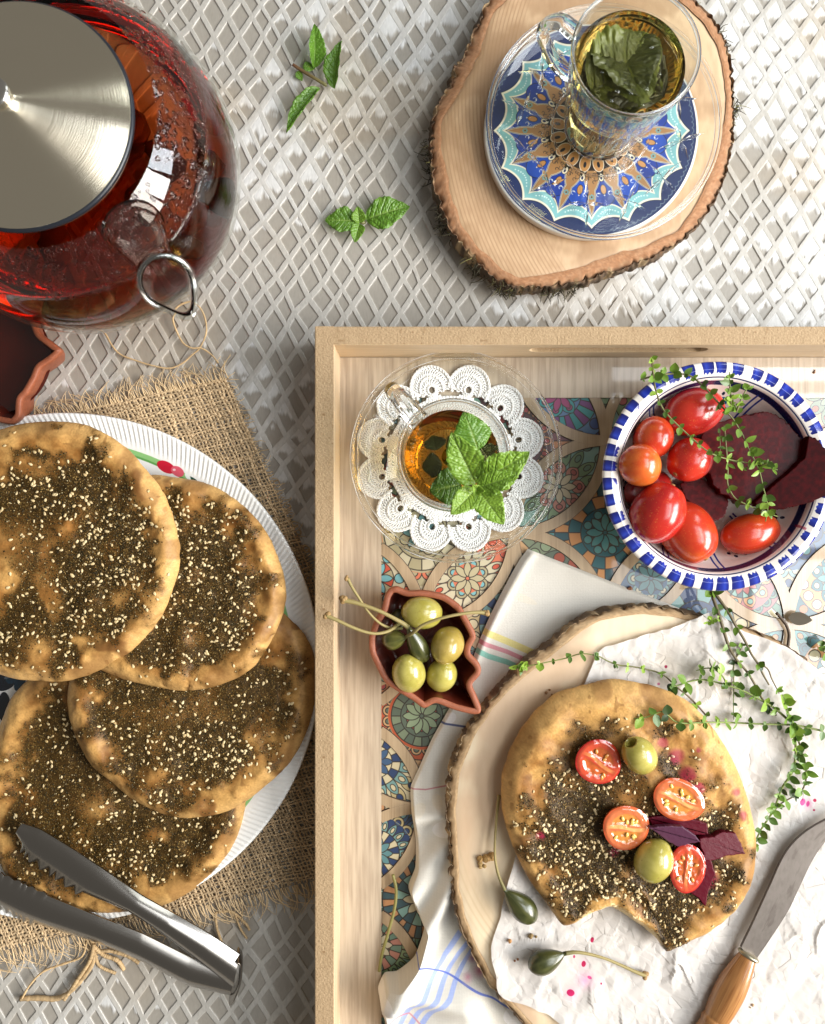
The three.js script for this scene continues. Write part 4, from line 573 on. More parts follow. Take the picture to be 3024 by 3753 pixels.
// ---------------------------------------------------------------- glass saucers and tea glasses
function saucer(label, cx, cz, y, R, hgt, stars) {
  const t = thing('glass_saucer', label, 'saucer', V3(cx, y, cz));
  part('saucer_dish', lathe([[0.0002, 0.0014], [R * 0.40, 0.0014], [R * 0.44, 0.0022], [R * 0.5, 0.0026], [R * 0.8, hgt * 0.42], [R * 0.93, hgt * 0.72], [R - 0.0010, hgt]], { seg: 128 }), paneGlass(), t);
  const rim = new THREE.TorusGeometry(R - 0.0010, 0.0011, 10, 160); rim.rotateX(Math.PI / 2); rim.translate(0, hgt, 0); part('saucer_rim', rim, glass(), t);
  const r2 = new THREE.TorusGeometry(R * 0.42, 0.0007, 8, 120); r2.rotateX(Math.PI / 2); r2.translate(0, 0.0020, 0); part('seat_ring', r2, glass(), t);
  if (!stars) { const r3 = new THREE.TorusGeometry(R * 0.93, 0.0006, 8, 140); r3.rotateX(Math.PI / 2); r3.translate(0, hgt * 0.72, 0); part('inner_ridge', r3, glass(), t); return t; }
  const r4 = new THREE.TorusGeometry(R * 0.955, 0.0008, 8, 140); r4.rotateX(Math.PI / 2); r4.translate(0, hgt * 0.82, 0); part('inner_ridge', r4, glass(), t);
  const ray = new THREE.OctahedronGeometry(1, 0); ray.scale(0.0080, 0.0014, 0.0013);
  for (let i = 0; i < stars; i++) { const a = (i * TAU) / stars + 0.2, l = []; for (let k = 0; k < 4; k++) { const g = ray.clone(); g.translate(0.0060, 0, 0); g.scale(k % 2 ? 0.85 : 1.1, 1, 1); g.rotateY((k * Math.PI) / 2 + 0.35 + i * 0.4); l.push(g); } const g = mergeGeometries(l); g.translate(Math.cos(a) * R * 0.685, 0.0048, Math.sin(a) * R * 0.685); part('cut_star', g, glass({ ior: 1.75 }), t); }
  return t;
}
function teaGlass(name, label, cx, cz, y, { rTop, rBase, h, level, tea, dist, facets, handle, wall = 0.0016 }) {
  const t = thing(name, label, 'tea glass', V3(cx, y, cz)), prof = [], n = 40, R = (s) => lerp(rBase, rTop, sst(0, 1, s) * 0.35 + s * 0.65);
  for (let k = 0; k <= n; k++) prof.push([R(k / n), h * k / n]);
  const outer = [[0.0002, 0.0006], [rBase - 0.002, 0.0], ...prof.map((p, k) => k ? p : [rBase, 0.0012]), [rTop - wall * 0.5, h + 0.0007]], inner = []; for (let k = n; k >= 4; k--) { const s = k / n; inner.push([R(s) - wall * (1 + 0.6 * (1 - s)), h * s]); }
  const yb = h * 4 / n; inner.push([inner[inner.length - 1][0] - 0.003, yb - 0.001], [0.0002, yb - 0.0014]);
  const fac = (a, yy, r) => { const s = yy / h; return facets && s > 0.02 && s < 0.62 ? r + (Math.abs(Math.sin(a * facets / 2)) - 0.6) * 0.0016 * sst(0.02, 0.12, s) * sst(0.62, 0.45, s) : r; };
  part('glass_wall', lathe(outer.slice(0, -1), { seg: 144, mod: (a, tt, r, yy) => fac(a, yy, r) }), paneGlass({ ior: 1.5 }), t);
  part('inner_wall', lathe(inner.slice(0, -2).reverse(), { seg: 144 }), paneGlass({ ior: 1.3 }), t);
  const base = lathe([[0.0002, 0.0012], [rBase - 0.0016, 0.0008], [rBase - 0.0004, 0.0022], [rBase - 0.0006, yb - 0.0022], [rBase - 0.003, yb - 0.0016], [0.0002, yb - 0.0016]], { seg: 96 }); part('thick_base', base, glass(), t);
  const rim = new THREE.TorusGeometry(rTop - wall * 0.45, wall * 0.62, 12, 160); rim.rotateX(Math.PI / 2); rim.translate(0, h, 0); part('rim', rim, glass(), t);
  const L = h * level, lp = [[0.0002, yb - 0.0010], [inner[inner.length - 2][0] - 0.0002, yb - 0.0006]]; for (let k = 4; k / n < level; k++) lp.push([R(k / n) - wall * (1 + 0.6 * (1 - k / n)) - 0.00015, h * k / n]); lp.push([R(level) - wall * (1 + 0.6 * (1 - level)) - 0.00015, L], [R(level) - wall * 1.6 - 0.0012, L - 0.0005], [0.0002, L - 0.0006]);
  part('tea', lathe(lp, { seg: 120 }), mat([1, 1, 1], 0.0, { transmission: 1, thickness: 0.05, ior: 1.33, attenuationColor: rgb(tea), attenuationDistance: dist }), t);
  const [ha, reach, y1, y2, wd] = handle, d = [Math.cos(ha), Math.sin(ha)], r1 = R(y1 / h), r2 = R(y2 / h), P = (q, yy) => V3(d[0] * q, yy, d[1] * q);
  part('handle', tube([P(r1 - 0.0004, y1), P(r1 + reach * 0.55, y1 + 0.003), P(r1 + reach * 0.95, y1 - 0.004), P(r1 + reach, (y1 + y2) / 2 + 0.004), P(r2 + reach * 0.75, y2 + 0.006), P(r2 + reach * 0.3, y2 + 0.001), P(r2 - 0.0004, y2)], (s) => [wd * (1 + 0.3 * Math.abs(2 * s - 1) ** 3), wd * 0.72], { seg: 60, rad: 14, cap: true }), glass(), t);
  return { t, L, rin: R(level) - wall * 1.6 };
}
const mLeafSoak = [[0.055, 0.062, 0.006], [0.10, 0.115, 0.010], [0.035, 0.032, 0.005]].map((c) => mat(c, 0.5));
const mLeafDark = mat([0.035, 0.055, 0.008], 0.5, { transmission: 0.2, thickness: 0 });
{ // upper right: mint tea on the tile
  const sc = at(2213, 448, 0.036), y0 = SL1 + 0.0080; saucer('wide clear glass saucer with cut stars on the blue tile', sc.x, sc.z, y0, 0.0705, 0.0085, 12);
  const rc = at(2328, 197, 0.106), y = y0 + 0.0026, g = teaGlass('tea_glass', 'tall faceted tea glass with a dark mint leaf, on the blue tile', rc.x, rc.z, y, { rTop: 0.0328, rBase: 0.0225, h: 0.077, level: 0.83, tea: [0.72, 0.56, 0.17], dist: 0.066, facets: 12, handle: [Math.PI + 0.46, 0.0170, 0.069, 0.034, 0.0042] });
  const r = rng(5); for (const [a, q, len, w, s] of [[2.6, 0.021, 0.046, 0.040, 1], [0.5, 0.024, 0.042, 0.036, 2], [4.4, 0.022, 0.040, 0.034, 3], [5.6, 0.023, 0.042, 0.034, 4], [3.6, 0.023, 0.040, 0.034, 5], [1.6, 0.022, 0.036, 0.03, 6]]) { const m = part('steeped_leaf', mintLeaf(len, w, { seed: s, fold: 0.35, curl: 0.10 }), mLeafSoak[s % 3], g.t); m.rotation.x = (r() - 0.5) * 0.7; m.position.set(Math.cos(a) * q, g.L - 0.0085 - s * 0.0012, Math.sin(a) * q); m.rotation.y = Math.PI - a + (r() - 0.5) * 0.5; }
  for (const [x, z, s] of [[-0.014, 0.003, 1.5], [-0.0115, 0.0035, 0.9], [-0.006, 0.013, 1.4], [0.001, 0.014, 1.3], [0.009, 0.012, 1.7], [0.012, -0.010, 1.3], [-0.009, 0.018, 1.2], [0.007, 0.020, 1.1], [-0.017, -0.004, 0.8], [0.016, 0.004, 1.1]]) { const b = new THREE.SphereGeometry(0.00085 * s, 14, 10); b.scale(1.15, 0.7, 1); const m = part('bubble', b, paneGlass({ ior: 1.6 }), g.t); m.position.set(x, g.L - 0.0002, z); }
}
// doily, saucer and amber tea on the tray
const CUP = at(1662, 1668, 0.083), DO = at(1650, 1680, 0.011);
{
  const t = thing('crochet_doily', 'white scalloped crochet doily under the clear saucer on the tray', 'doily', V3(DO.x, TF + 0.0002, DO.z)), mYarn = mat([0.86, 0.84, 0.83], 0.85, { sheen: 0.3, sheenColor: rgb([1, 1, 1]) }), r = rng(8);
  const st = (x0, z0, x1, z1, w, y = 0.0012) => { const dx = (x1 - x0), dz = (z1 - z0), l = Math.hypot(dx, dz), nx = -dz / l, nz = dx / l, out = []; for (const s of [-1, 1]) { const pts = []; for (let k = 0; k <= 4; k++) { const q = k / 4, o = s * Math.sin(q * Math.PI * 2) * w * 0.75 + (r() - 0.5) * w * 0.3; pts.push(V3(x0 + dx * q + nx * o, y + Math.cos(q * TAU) * s * 0.0004 + Math.sin(q * Math.PI) * 0.0004, z0 + dz * q + nz * o)); } out.push(tube(pts, w * 0.62, { seg: 8, rad: 5 })); } return out; };
  const fan = () => {                                      // one scallop, pointing along +x, its eye at the origin
    const l = [], E = (a, q) => [Math.cos(a) * 0.0145 * q - (1 - q) * 0.001, Math.sin(a) * 0.0131 * q];
    for (let k = 0; k <= 12; k++) { const a = lerp(-1.9, 1.9, k / 12); l.push(...st(...E(a, 0.20), ...E(a, 0.58), 0.00085)); }
    for (let k = 0; k <= 22; k++) { const a = lerp(-1.75, 1.75, k / 22); l.push(...st(...E(a, 0.56), ...E(a + 0.04, 0.93), 0.00080, 0.0011)); }
    for (let k = 0; k <= 22; k++) { const a = lerp(-1.75, 1.75, k / 22); l.push(...st(...E(a, 0.97), ...E(a + 0.19, 0.98), 0.00085, 0.0017)); }
    for (let k = 0; k <= 12; k++) { const a = lerp(-1.7, 1.7, k / 12); l.push(...st(...E(a, 0.55), ...E(a + 0.28, 0.57), 0.0006, 0.0018)); }
    for (let k = 0; k < 12; k++) { const a = (k / 12) * TAU, b = a + 0.55; l.push(...st(...E(a, 0.19), ...E(b, 0.20), 0.0006, 0.0016)); }
    for (let k = 0; k < 5; k++) l.push(...st(-0.0036 - k * 0.0014, -0.0034 + (k % 2) * 0.0012, -0.0036 - k * 0.0014, 0.0034 - (k % 2) * 0.0012, 0.0008));
    return mergeGeometries(l);
  };
  const gf = fan(); for (let k = 0; k < 12; k++) { const a = (k * TAU) / 12 + 0.26, m = part('scallop', gf, mYarn, t); m.position.set(Math.cos(a) * 0.0452, 0, Math.sin(a) * 0.0452); m.rotation.y = -a; }
  const ring = (ra, rb, n, w, skew) => { const l = []; for (let k = 0; k < n; k++) { const a = (k * TAU) / n, b = a + skew; l.push(...st(Math.cos(a) * ra, Math.sin(a) * ra, Math.cos(b) * rb, Math.sin(b) * rb, w)); } return l; };
  const inner = [...ring(0.006, 0.014, 40, 0.0009, 0.05), ...ring(0.014, 0.021, 64, 0.0009, 0.04), ...ring(0.021, 0.028, 92, 0.0009, 0.03), ...ring(0.028, 0.0335, 116, 0.0009, 0.03), ...ring(0.0336, 0.0386, 110, 0.0009, 0.03)];
  for (let k = 0; k < 12; k++) { const a = (k * TAU) / 12 + 0.26; for (let q = -3; q <= 3; q++) { const b = a + q * 0.042; inner.push(...st(Math.cos(b) * 0.033, Math.sin(b) * 0.033, Math.cos(a + q * 0.034) * 0.0405, Math.sin(a + q * 0.034) * 0.0405, 0.00085)); } }
  for (const rr of [0.014, 0.021, 0.028, 0.0338, 0.0385]) { const n = Math.round(rr * 3600); inner.push(...(rr === 0.0385 ? ring(rr, rr, 110, 0.0008, 0.06) : ring(rr, rr, n, 0.00055, 0.075))); }
  part('centre_mesh', mergeGeometries(inner), mYarn, t);
  const sc = at(1671, 1675, 0.020); saucer('clear glass saucer over the white crochet doily', sc.x, sc.z, TF + 0.0022, 0.0652, 0.010, 0);
}
{
  const y = TF + 0.0022 + 0.0018, g = teaGlass('tea_glass', 'small glass of amber tea with fresh mint, on the doily', CUP.x, CUP.z, y, { rTop: 0.0302, rBase: 0.0215, h: 0.071, level: 0.76, tea: [0.94, 0.44, 0.055], dist: 0.058, facets: 0, handle: [Math.PI + 0.86, 0.024, 0.052, 0.018, 0.0042] });
  const l2 = at(1655, 1600, 0.06), T2 = g.t;
  for (const [bx, by, tx, ty, d, w, s] of [[1600, 1650, 1585, 1595, 0.003, 0.012, 21], [1620, 1700, 1545, 1715, 0.004, 0.013, 22], [1700, 1640, 1640, 1600, 0.006, 0.016, 23], [1760, 1640, 1800, 1690, 0.005, 0.014, 24]]) leafAt(T2, T2.position, [bx, by, y + g.L - d], [tx, ty, y + g.L - d - 0.003], w, { seed: s, mat: mLeafDark });
  leafAt(T2, T2.position, [1690, 1775, y + g.L - 0.001], [1575, 1800, y + g.L + 0.0005], 0.019, { seed: 25, fold: 0.05, hue: -0.5 });
  part('tea_foam', (() => { const r = rng(2), l = []; for (let k = 0; k < 40; k++) { const a = 3.0 + r() * 0.9, q = g.rin - 0.0016 - r() * 0.002, b = new THREE.SphereGeometry(0.0003 + r() * 0.0005, 7, 5); b.translate(Math.cos(a) * q, g.L, Math.sin(a) * q); l.push(b); } return mergeGeometries(l); })(), paneGlass(), T2, 'stuff');
}
{
  const O = at(1748, 1785, 0.085), t = thing('mint_sprig', 'bright fresh mint sprig standing in the amber tea', 'mint', O);
  part('stem', tube([[1690, 1760, 0.055], [1725, 1782, 0.075], [1745, 1786, 0.088], [1752, 1792, 0.093]].map((p) => at(...p).sub(O)), 0.0011, { seg: 16, color: stemCol([0.10, 0.05, 0.03], [0.22, 0.24, 0.06]) }), mStem, t);
  const Lf = (b, tip, w, o) => leafAt(t, O, b, tip, w * 0.92, { hue: 0.35, ...o });
  Lf([1752, 1650, 0.082], [1702, 1510, 0.086], 0.0205, { seed: 31, fold: -0.1, hue: 0.0, roll: 0.1 }); Lf([1744, 1772, 0.090], [1654, 1588, 0.101], 0.0195, { seed: 32, fold: 0.25, roll: -0.15 }); Lf([1752, 1765, 0.090], [1940, 1662, 0.102], 0.0200, { seed: 33, fold: 0.3, roll: 0.25 });
  Lf([1752, 1790, 0.094], [1888, 1742, 0.103], 0.0125, { seed: 34, fold: 0.35 }); Lf([1742, 1795, 0.094], [1656, 1882, 0.102], 0.0135, { seed: 35, fold: 0.3, hue: 0.5 }); Lf([1755, 1800, 0.095], [1845, 1918, 0.103], 0.0165, { seed: 36, fold: 0.25, hue: 0.45 });
  Lf([1748, 1796, 0.098], [1732, 1778, 0.103], 0.005, { seed: 37, fold: 0.4, hue: 0.6 }); Lf([1750, 1798, 0.098], [1775, 1800, 0.103], 0.005, { seed: 38, fold: 0.4, hue: 0.6 });
}
// ---------------------------------------------------------------- the painted bowl and what lies in it
const BH = 0.049, BO = at(2636, 1744, BH), BR = mm(424, BH);
{
  const t = thing('painted_bowl', 'white ceramic bowl with blue brush strokes round its rim, holding tomatoes and beetroot', 'bowl', V3(BO.x, TF, BO.z)), h = BH - TF;
  const inner = [[0.0002, 0.006], [0.020, 0.0064], [0.034, 0.0082], [0.044, 0.0135], [0.0505, 0.021], [0.0545, 0.030], [0.0565, h - 0.0035], [0.0585, h - 0.0012]], rimp = [[0.0620, h + 0.0004], [BR - 0.0012, h - 0.0006], [BR, h - 0.0022], [BR - 0.0006, h - 0.0036]], outer = [[0.0600, h - 0.008], [0.054, h - 0.018], [0.044, 0.008], [0.032, 0.002], [0.030, 0.0], [0.0002, 0.0004]];
  const P = [...new THREE.SplineCurve(inner.map((p) => new THREE.Vector2(...p))).getPoints(60), ...new THREE.SplineCurve(rimp.map((p) => new THREE.Vector2(...p))).getPoints(20), ...new THREE.SplineCurve(outer.map((p) => new THREE.Vector2(...p))).getPoints(40)].map((p) => [p.x, p.y]);
  const g = lathe(P, { seg: 180, mod: (a, tt, r) => r * (1 + 0.004 * Math.sin(a * 2 + 1) + 0.002 * Math.sin(a * 5)) });
  const pos = g.attributes.position, uv = [], S = 0.20; for (let i = 0; i < pos.count; i++) uv.push(pos.getX(i) / S + 0.5, pos.getZ(i) / S + 0.5); const low = P.length; g.setAttribute('uv', new THREE.Float32BufferAttribute(uv, 2));
  const T = canvas(1600, 1600, (c, w) => {
    const s = w / S, r = rng(4); c.translate(w / 2, w / 2); c.fillStyle = '#ebe4dc'; c.fillRect(-w, -w, 2 * w, 2 * w);
    c.strokeStyle = '#1a2050'; c.lineWidth = 0.0016 * s; c.beginPath(); c.arc(0, 0, 0.0552 * s, 0, TAU); c.stroke(); c.lineWidth = 0.0006 * s; c.beginPath(); c.arc(0, 0, 0.0576 * s, 0, TAU); c.stroke();
    for (let k = 0; k < 10; k++) { c.save(); c.rotate((k * TAU) / 10 + 0.22); c.strokeStyle = k % 2 ? '#3a2f78' : '#27388c'; for (const o of [-0.0012, 0.0012]) { c.lineWidth = 0.0011 * s; c.beginPath(); c.moveTo(0.03 * s, o * s); c.lineTo(0.0548 * s, o * s * 1.4); c.stroke(); } c.rotate(TAU / 20); c.fillStyle = k % 3 ? '#14608a' : '#5a1820'; c.beginPath(); c.ellipse(0.0475 * s, 0, 0.0022 * s, 0.0034 * s, 0, 0, TAU); c.fill(); c.fillStyle = '#141c3c'; for (const [dx, dy] of [[0.003, 0.003], [-0.003, 0.0036], [0.0036, -0.002], [-0.002, -0.004], [0.0005, 0.0052]]) { c.beginPath(); c.ellipse((0.0475 + dx) * s, dy * s, 0.0007 * s, 0.001 * s, 0.4, 0, TAU); c.fill(); } c.restore(); }
    const n = 41; for (let k = 0; k < n; k++) {
      c.save(); c.rotate(((k + (r() - 0.5) * 0.22) * TAU) / n); const a = (0.0586 + r() * 0.0012) * s, b = (0.0682) * s, wd = (0.0028 + r() * 0.0006) * s; const gr = c.createLinearGradient(0, -wd, 0, wd); gr.addColorStop(0, '#16227a'); gr.addColorStop(0.3, '#2a3fa8'); gr.addColorStop(0.6, '#1b2a88'); gr.addColorStop(1, '#121c66'); c.fillStyle = gr; c.beginPath(); c.moveTo(a, -wd * 0.9);
      for (let q = 0; q <= 5; q++) c.lineTo(a + (q % 2 ? 1 : -0.4) * r() * 0.0012 * s, -wd * 0.9 + (q / 5) * wd * 1.8); c.bezierCurveTo(lerp(a, b, 0.5), wd * 1.15, b * 0.98, wd * 1.25, b, wd); c.lineTo(b, -wd * 1.05); c.bezierCurveTo(b * 0.98, -wd * 1.2, lerp(a, b, 0.5), -wd * 1.1, a, -wd * 0.9); c.fill(); c.restore();
    }
    c.fillStyle = 'rgba(150,20,50,0.55)'; c.save(); c.rotate(0.55); c.fillRect(0.0555 * s, -0.001 * s, 0.004 * s, 0.0016 * s); c.restore();
  });
  part('bowl_body', g, mat([1, 1, 1], 0.16, { map: T, clearcoat: 0.9, clearcoatRoughness: 0.04 }), t);
}
function tomatoGeo(a, b, c, seed) {                         // semi-axes along x, y, z
  return surf(56, 36, (u, v) => { const th = u * TAU, ph = (v - 0.5) * Math.PI, y = Math.cos(ph) * Math.cos(th), z = Math.cos(ph) * Math.sin(th), x = Math.sin(ph), q = 1 + 0.03 * (n3(x * 1.6 + seed, y * 1.6, z * 1.6) - 0.5) + 0.012 * Math.cos(th * 3 + seed) * Math.cos(ph) - 0.05 * Math.exp(-((1 - x) ** 2) / 0.006); return [x * a * q, y * b * q * (1 - 0.05 * x), z * c * q * (1 - 0.05 * x)]; }, { wrapU: true });
}
const T_tom = (c1, c2, seed) => tex(256, 256, (u, v) => { const s = fbm(u * 5 + seed, v * 5, 4), sp = n2(u * 160 + seed, v * 160), end = sst(0.93, 1.0, v) * 0.8; let k = mix3(c1, c2, clamp((s - 0.38) * 2.4 + sst(0.55, 1.0, v) * 0.35)); k = mix3(k, [0.75, 0.33, 0.07], sst(0.86, 0.95, sp) * 0.25); return mix3(k, [0.62, 0.42, 0.12], end * 0.5); });
const TOM = { red: mat([1, 1, 1], 0.2, { map: T_tom([0.40, 0.014, 0.012], [0.55, 0.035, 0.016], 1), clearcoat: 0.3, clearcoatRoughness: 0.2 }), orange: mat([1, 1, 1], 0.2, { map: T_tom([0.56, 0.075, 0.014], [0.70, 0.17, 0.03], 5), clearcoat: 0.3, clearcoatRoughness: 0.2 }), mid: mat([1, 1, 1], 0.2, { map: T_tom([0.48, 0.035, 0.012], [0.62, 0.10, 0.018], 9), clearcoat: 0.3, clearcoatRoughness: 0.2 }), deep: mat([1, 1, 1], 0.24, { map: T_tom([0.22, 0.008, 0.008], [0.34, 0.014, 0.01], 13), clearcoat: 0.6, clearcoatRoughness: 0.15 }) };
function tomato(label, px, py, h, la, lb, rot, m, seed, pitch = 0.15) {
  const p = at(px, py, h), a = mm(la, h), b = mm(lb, h), t = thing('cherry_tomato', label, 'tomato', p); const g = tomatoGeo(a, b * 0.97, b, seed);
  const s = part('skin', g, m, t); s.rotation.order = 'YZX'; s.rotation.y = rot; s.rotation.z = pitch; s.rotation.x = seed;
  const scar = new THREE.TorusGeometry(0.0009, 0.0005, 6, 14); scar.rotateY(Math.PI / 2); scar.translate(a * 0.955, 0, 0); part('stem_scar', scar, mat([0.30, 0.16, 0.05], 0.7), s); return t;
}
tomato('large dark red tomato at the top of the bowl, under the thyme', 2544, 1509, 0.038, 116, 88, 0.30, TOM.red, 1, -0.1);
tomato('orange-red round tomato touching the upper left rim of the bowl', 2394, 1602, 0.040, 80, 74, 1.2, TOM.mid, 2, -0.2);
tomato('pale orange tomato resting on top at the left rim of the bowl', 2347, 1706, 0.049, 80, 76, -0.9, TOM.orange, 3, -0.3);
tomato('glossy crimson tomato in the middle of the heap, beside the beetroot', 2526, 1685, 0.043, 86, 80, -2.4, TOM.red, 4, 0.25);
tomato('deep red tomato mostly hidden under the others at the left of the bowl', 2373, 1792, 0.031, 92, 72, 0.4, TOM.deep, 5);
tomato('large pinkish red oval tomato at the lower left of the bowl', 2412, 1877, 0.046, 118, 98, 1.10, TOM.red, 6, 0.1);
tomato('orange-red oval tomato whose stem scar faces the bottom of the bowl', 2520, 1952, 0.036, 122, 100, -1.05, TOM.mid, 7, 0.35);
tomato('elongated orange-brown tomato lying alone at the lower right of the bowl', 2751, 1955, 0.031, 112, 76, 0.24, TOM.mid, 8, -0.05);
const T_beet = tex(512, 512, (u, v) => { const d = Math.hypot(u - 0.5, v + 0.1), s = fbm(u * 30, v * 30, 3), k = mix3([0.042, 0.0012, 0.002], [0.090, 0.002, 0.0035], clamp((s - 0.35) * 1.9 + 0.07 * Math.sin(d * 60))); return k; });
const mBeet = mat([1, 1, 1], 0.34, { map: T_beet, specularIntensity: 0.35, bumpMap: T_beet, bumpScale: 0.0006 });
function slab(label, px, h, thick, tilt = [0, 0], m = mBeet, name = 'beetroot_slice', cat = 'beetroot') {
  const P = px.map(([x, y]) => at(x, y, h)), c = P.reduce((s, p) => s.add(p), V3(0, 0, 0)).multiplyScalar(1 / P.length), t = thing(name, label, cat, c.clone());
  const C = new THREE.CatmullRomCurve3(P.map((p) => V3(p.x - c.x, 0, p.z - c.z)), true, 'catmullrom', 0.12).getPoints(160), sh = new THREE.Shape(C.slice(0, -1).map((p) => { const k = 1 + 0.09 * (n2((p.x + c.x) * 420, (p.z + c.z) * 420) - 0.5) + 0.05 * (n2((p.x + c.x) * 1100, (p.z + c.z) * 1100) - 0.5); return new THREE.Vector2(p.x * k, -p.z * k); })), g = new THREE.ExtrudeGeometry(sh, { depth: thick - 0.0012, bevelEnabled: true, bevelThickness: 0.0006, bevelSize: 0.0006, bevelOffset: -0.0006, bevelSegments: 3 });
  g.rotateX(-Math.PI / 2); g.translate(0, -thick, 0); const p = g.attributes.position, uv = []; for (let i = 0; i < p.count; i++) { p.setY(i, p.getY(i) + tilt[0] * p.getX(i) + tilt[1] * p.getZ(i)); uv.push(p.getX(i) / 0.06 + 0.5, (p.getZ(i) + p.getY(i)) / 0.06 + 0.5); } g.setAttribute('uv', new THREE.Float32BufferAttribute(uv, 2)); g.computeVertexNormals();
  part('flesh', g, m, t); return t;
}
slab('big half-round beetroot slice on the right of the bowl, under the thyme', [[2600, 1560], [2700, 1530], [2790, 1508], [2840, 1520], [2890, 1550], [2940, 1610], [2965, 1660], [2920, 1720], [2850, 1780], [2790, 1835], [2720, 1850], [2640, 1800], [2590, 1710], [2575, 1620]], 0.041, 0.009, [0.10, 0.05]);
slab('dark beetroot wedge sticking out over the right rim of the bowl', [[2965, 1598], [3010, 1630], [3060, 1700], [3060, 1790], [3000, 1830], [2900, 1860], [2830, 1870], [2780, 1840], [2850, 1770], [2950, 1680]], 0.050, 0.012, [0.12, 0.0], mat([0.55, 0.45, 0.5], 0.5, { map: T_beet, specularIntensity: 0.14 }));
slab('small cubed beetroot chunk between the tomatoes and the big slice', [[2500, 1775], [2560, 1745], [2640, 1790], [2672, 1838], [2655, 1890], [2612, 1912], [2570, 1880], [2520, 1830]], 0.035, 0.013, [0.1, 0.1]);
// thyme: a thin stem with pairs of little pointed leaves
const G_thyme = [0, 1, 2].map((k) => surf(8, 6, (u, v) => { const s = 2 * v - 1, w = Math.pow(Math.sin(Math.PI * Math.min(1, Math.pow(u, 0.8))), 0.8) * (0.30 + 0.05 * k); return [u, 0.10 * u + 0.16 * Math.abs(s) * w + (k - 1) * 0.16 * u * u, s * w]; }));
const mThyme = [[0.14, 0.25, 0.025], [0.075, 0.15, 0.018], [0.25, 0.39, 0.045], [0.03, 0.062, 0.012]].map((c) => mat(c, 0.42, { transmission: 0.2, thickness: 0 })), mTwig = mat([1, 1, 1], 0.6, { vertexColors: true });
function thyme(label, group, paths, { seed = 1, leaf = 0.0042, gap = 0.0066, tone = [0.5, 0.3, 0.2, 0], stem = [[0.14, 0.11, 0.045], [0.17, 0.22, 0.05]], w = 0.00062 } = {}) {
  const O = at(...paths[0].p[0]), t = thing('thyme_sprig', label, 'thyme', O, 0, group), r = rng(seed * 13 + 5);
  for (const path of paths) {
    const pts = path.p.map(([x, y, h]) => at(x, y, h).sub(O)), C = new THREE.CatmullRomCurve3(pts), L = C.getLength(), ww = path.w ?? w, cc = path.stem ?? stem; part('stem', tube(pts, (s) => ww * (1 - 0.5 * s), { seg: Math.ceil(L / 0.0015), rad: 6, color: (s) => mix3(cc[0], cc[1], s) }), mTwig, t);
    const gp = path.gap ?? gap, lf = path.leaf ?? leaf; if (lf <= 0) continue; const tn = path.tone ?? tone; const n = Math.floor(L / gp);
    for (let k = path.skip ?? 0; k <= n; k++) {
      const s = Math.min(1, (k + 0.3 * (r() - 0.5)) * gp / L), p = C.getPointAt(clamp(s, 0, 1)), T = C.getTangentAt(clamp(s, 0, 1)), yaw = Math.atan2(-T.z, T.x), turn = r() * 3; let m = r(), mi = 0; for (; mi < 3 && m > tn[mi]; mi++) m -= tn[mi];
      const nl = k === n ? 4 : r() < (path.tuft ?? 0.25) ? 4 : 2;
      for (let q = 0; q < nl; q++) { const o = part('leaf', G_thyme[Math.floor(r() * 3)], mThyme[Math.min(3, mi)], t), sc = lf * (0.48 + r() * 0.82) * (q > 1 ? 0.62 : 1); o.position.copy(p); o.position.y += 0.0003; o.scale.set(sc, sc, sc * (0.85 + r() * 0.4)); o.rotation.order = 'YZX'; o.rotation.y = yaw + (q % 2 ? -1 : 1) * (0.75 + r() * 0.75) + (q > 1 ? 0.5 : 0) + (k === n ? 0 : 0.2 * Math.sin(turn)); o.rotation.z = 0.05 + r() * 0.75; o.rotation.x = (r() - 0.5) * 1.4; }
    }
  }
  return t;
}
const B = (list, h) => list.map(([x, y, d = 0]) => [2124 + x / 1.929, 1250 + y / 1.929, h + d]);
thyme('long thyme sprig crossing the bowl from its upper left rim over the tomatoes', null, [{ p: B([[514, 118, 0.012], [518, 200, 0.008], [535, 330, 0.004], [570, 440, 0.004], [625, 525, 0.003], [760, 655, 0.003], [915, 785, 0.004], [1060, 838], [1180, 860], [1260, 885], [1400, 910, 0.002]], 0.056) }, { p: B([[1260, 885], [1310, 870, 0.004], [1360, 850, 0.006]], 0.056), gap: 0.003, tuft: 0.6 }], { seed: 2, tone: [0.45, 0.2, 0.35], leaf: 0.0046 });
thyme('thyme sprig curving from the upper rim of the bowl down over the beetroot', null, [{ p: B([[432, 272, 0.004], [560, 240, 0.003], [700, 232], [790, 250], [880, 325], [950, 400], [1040, 500], [1090, 560], [1150, 660], [1200, 770], [1245, 860], [1275, 930], [1300, 1040], [1320, 1110], [1330, 1190, -0.004], [1315, 1275, -0.008]], 0.057) }, { p: B([[1065, 500], [1070, 400, 0.004], [1062, 300, 0.006], [1060, 220, 0.008]], 0.058), gap: 0.004, tuft: 0.5, leaf: 0.0056 }, { p: B([[1110, 500], [1140, 420, 0.002], [1170, 360, 0.003], [1205, 310, 0.004]], 0.056), gap: 0.0045, tuft: 0.4, leaf: 0.0056 }], { seed: 3, tone: [0.6, 0.25, 0.15], leaf: 0.0056 });
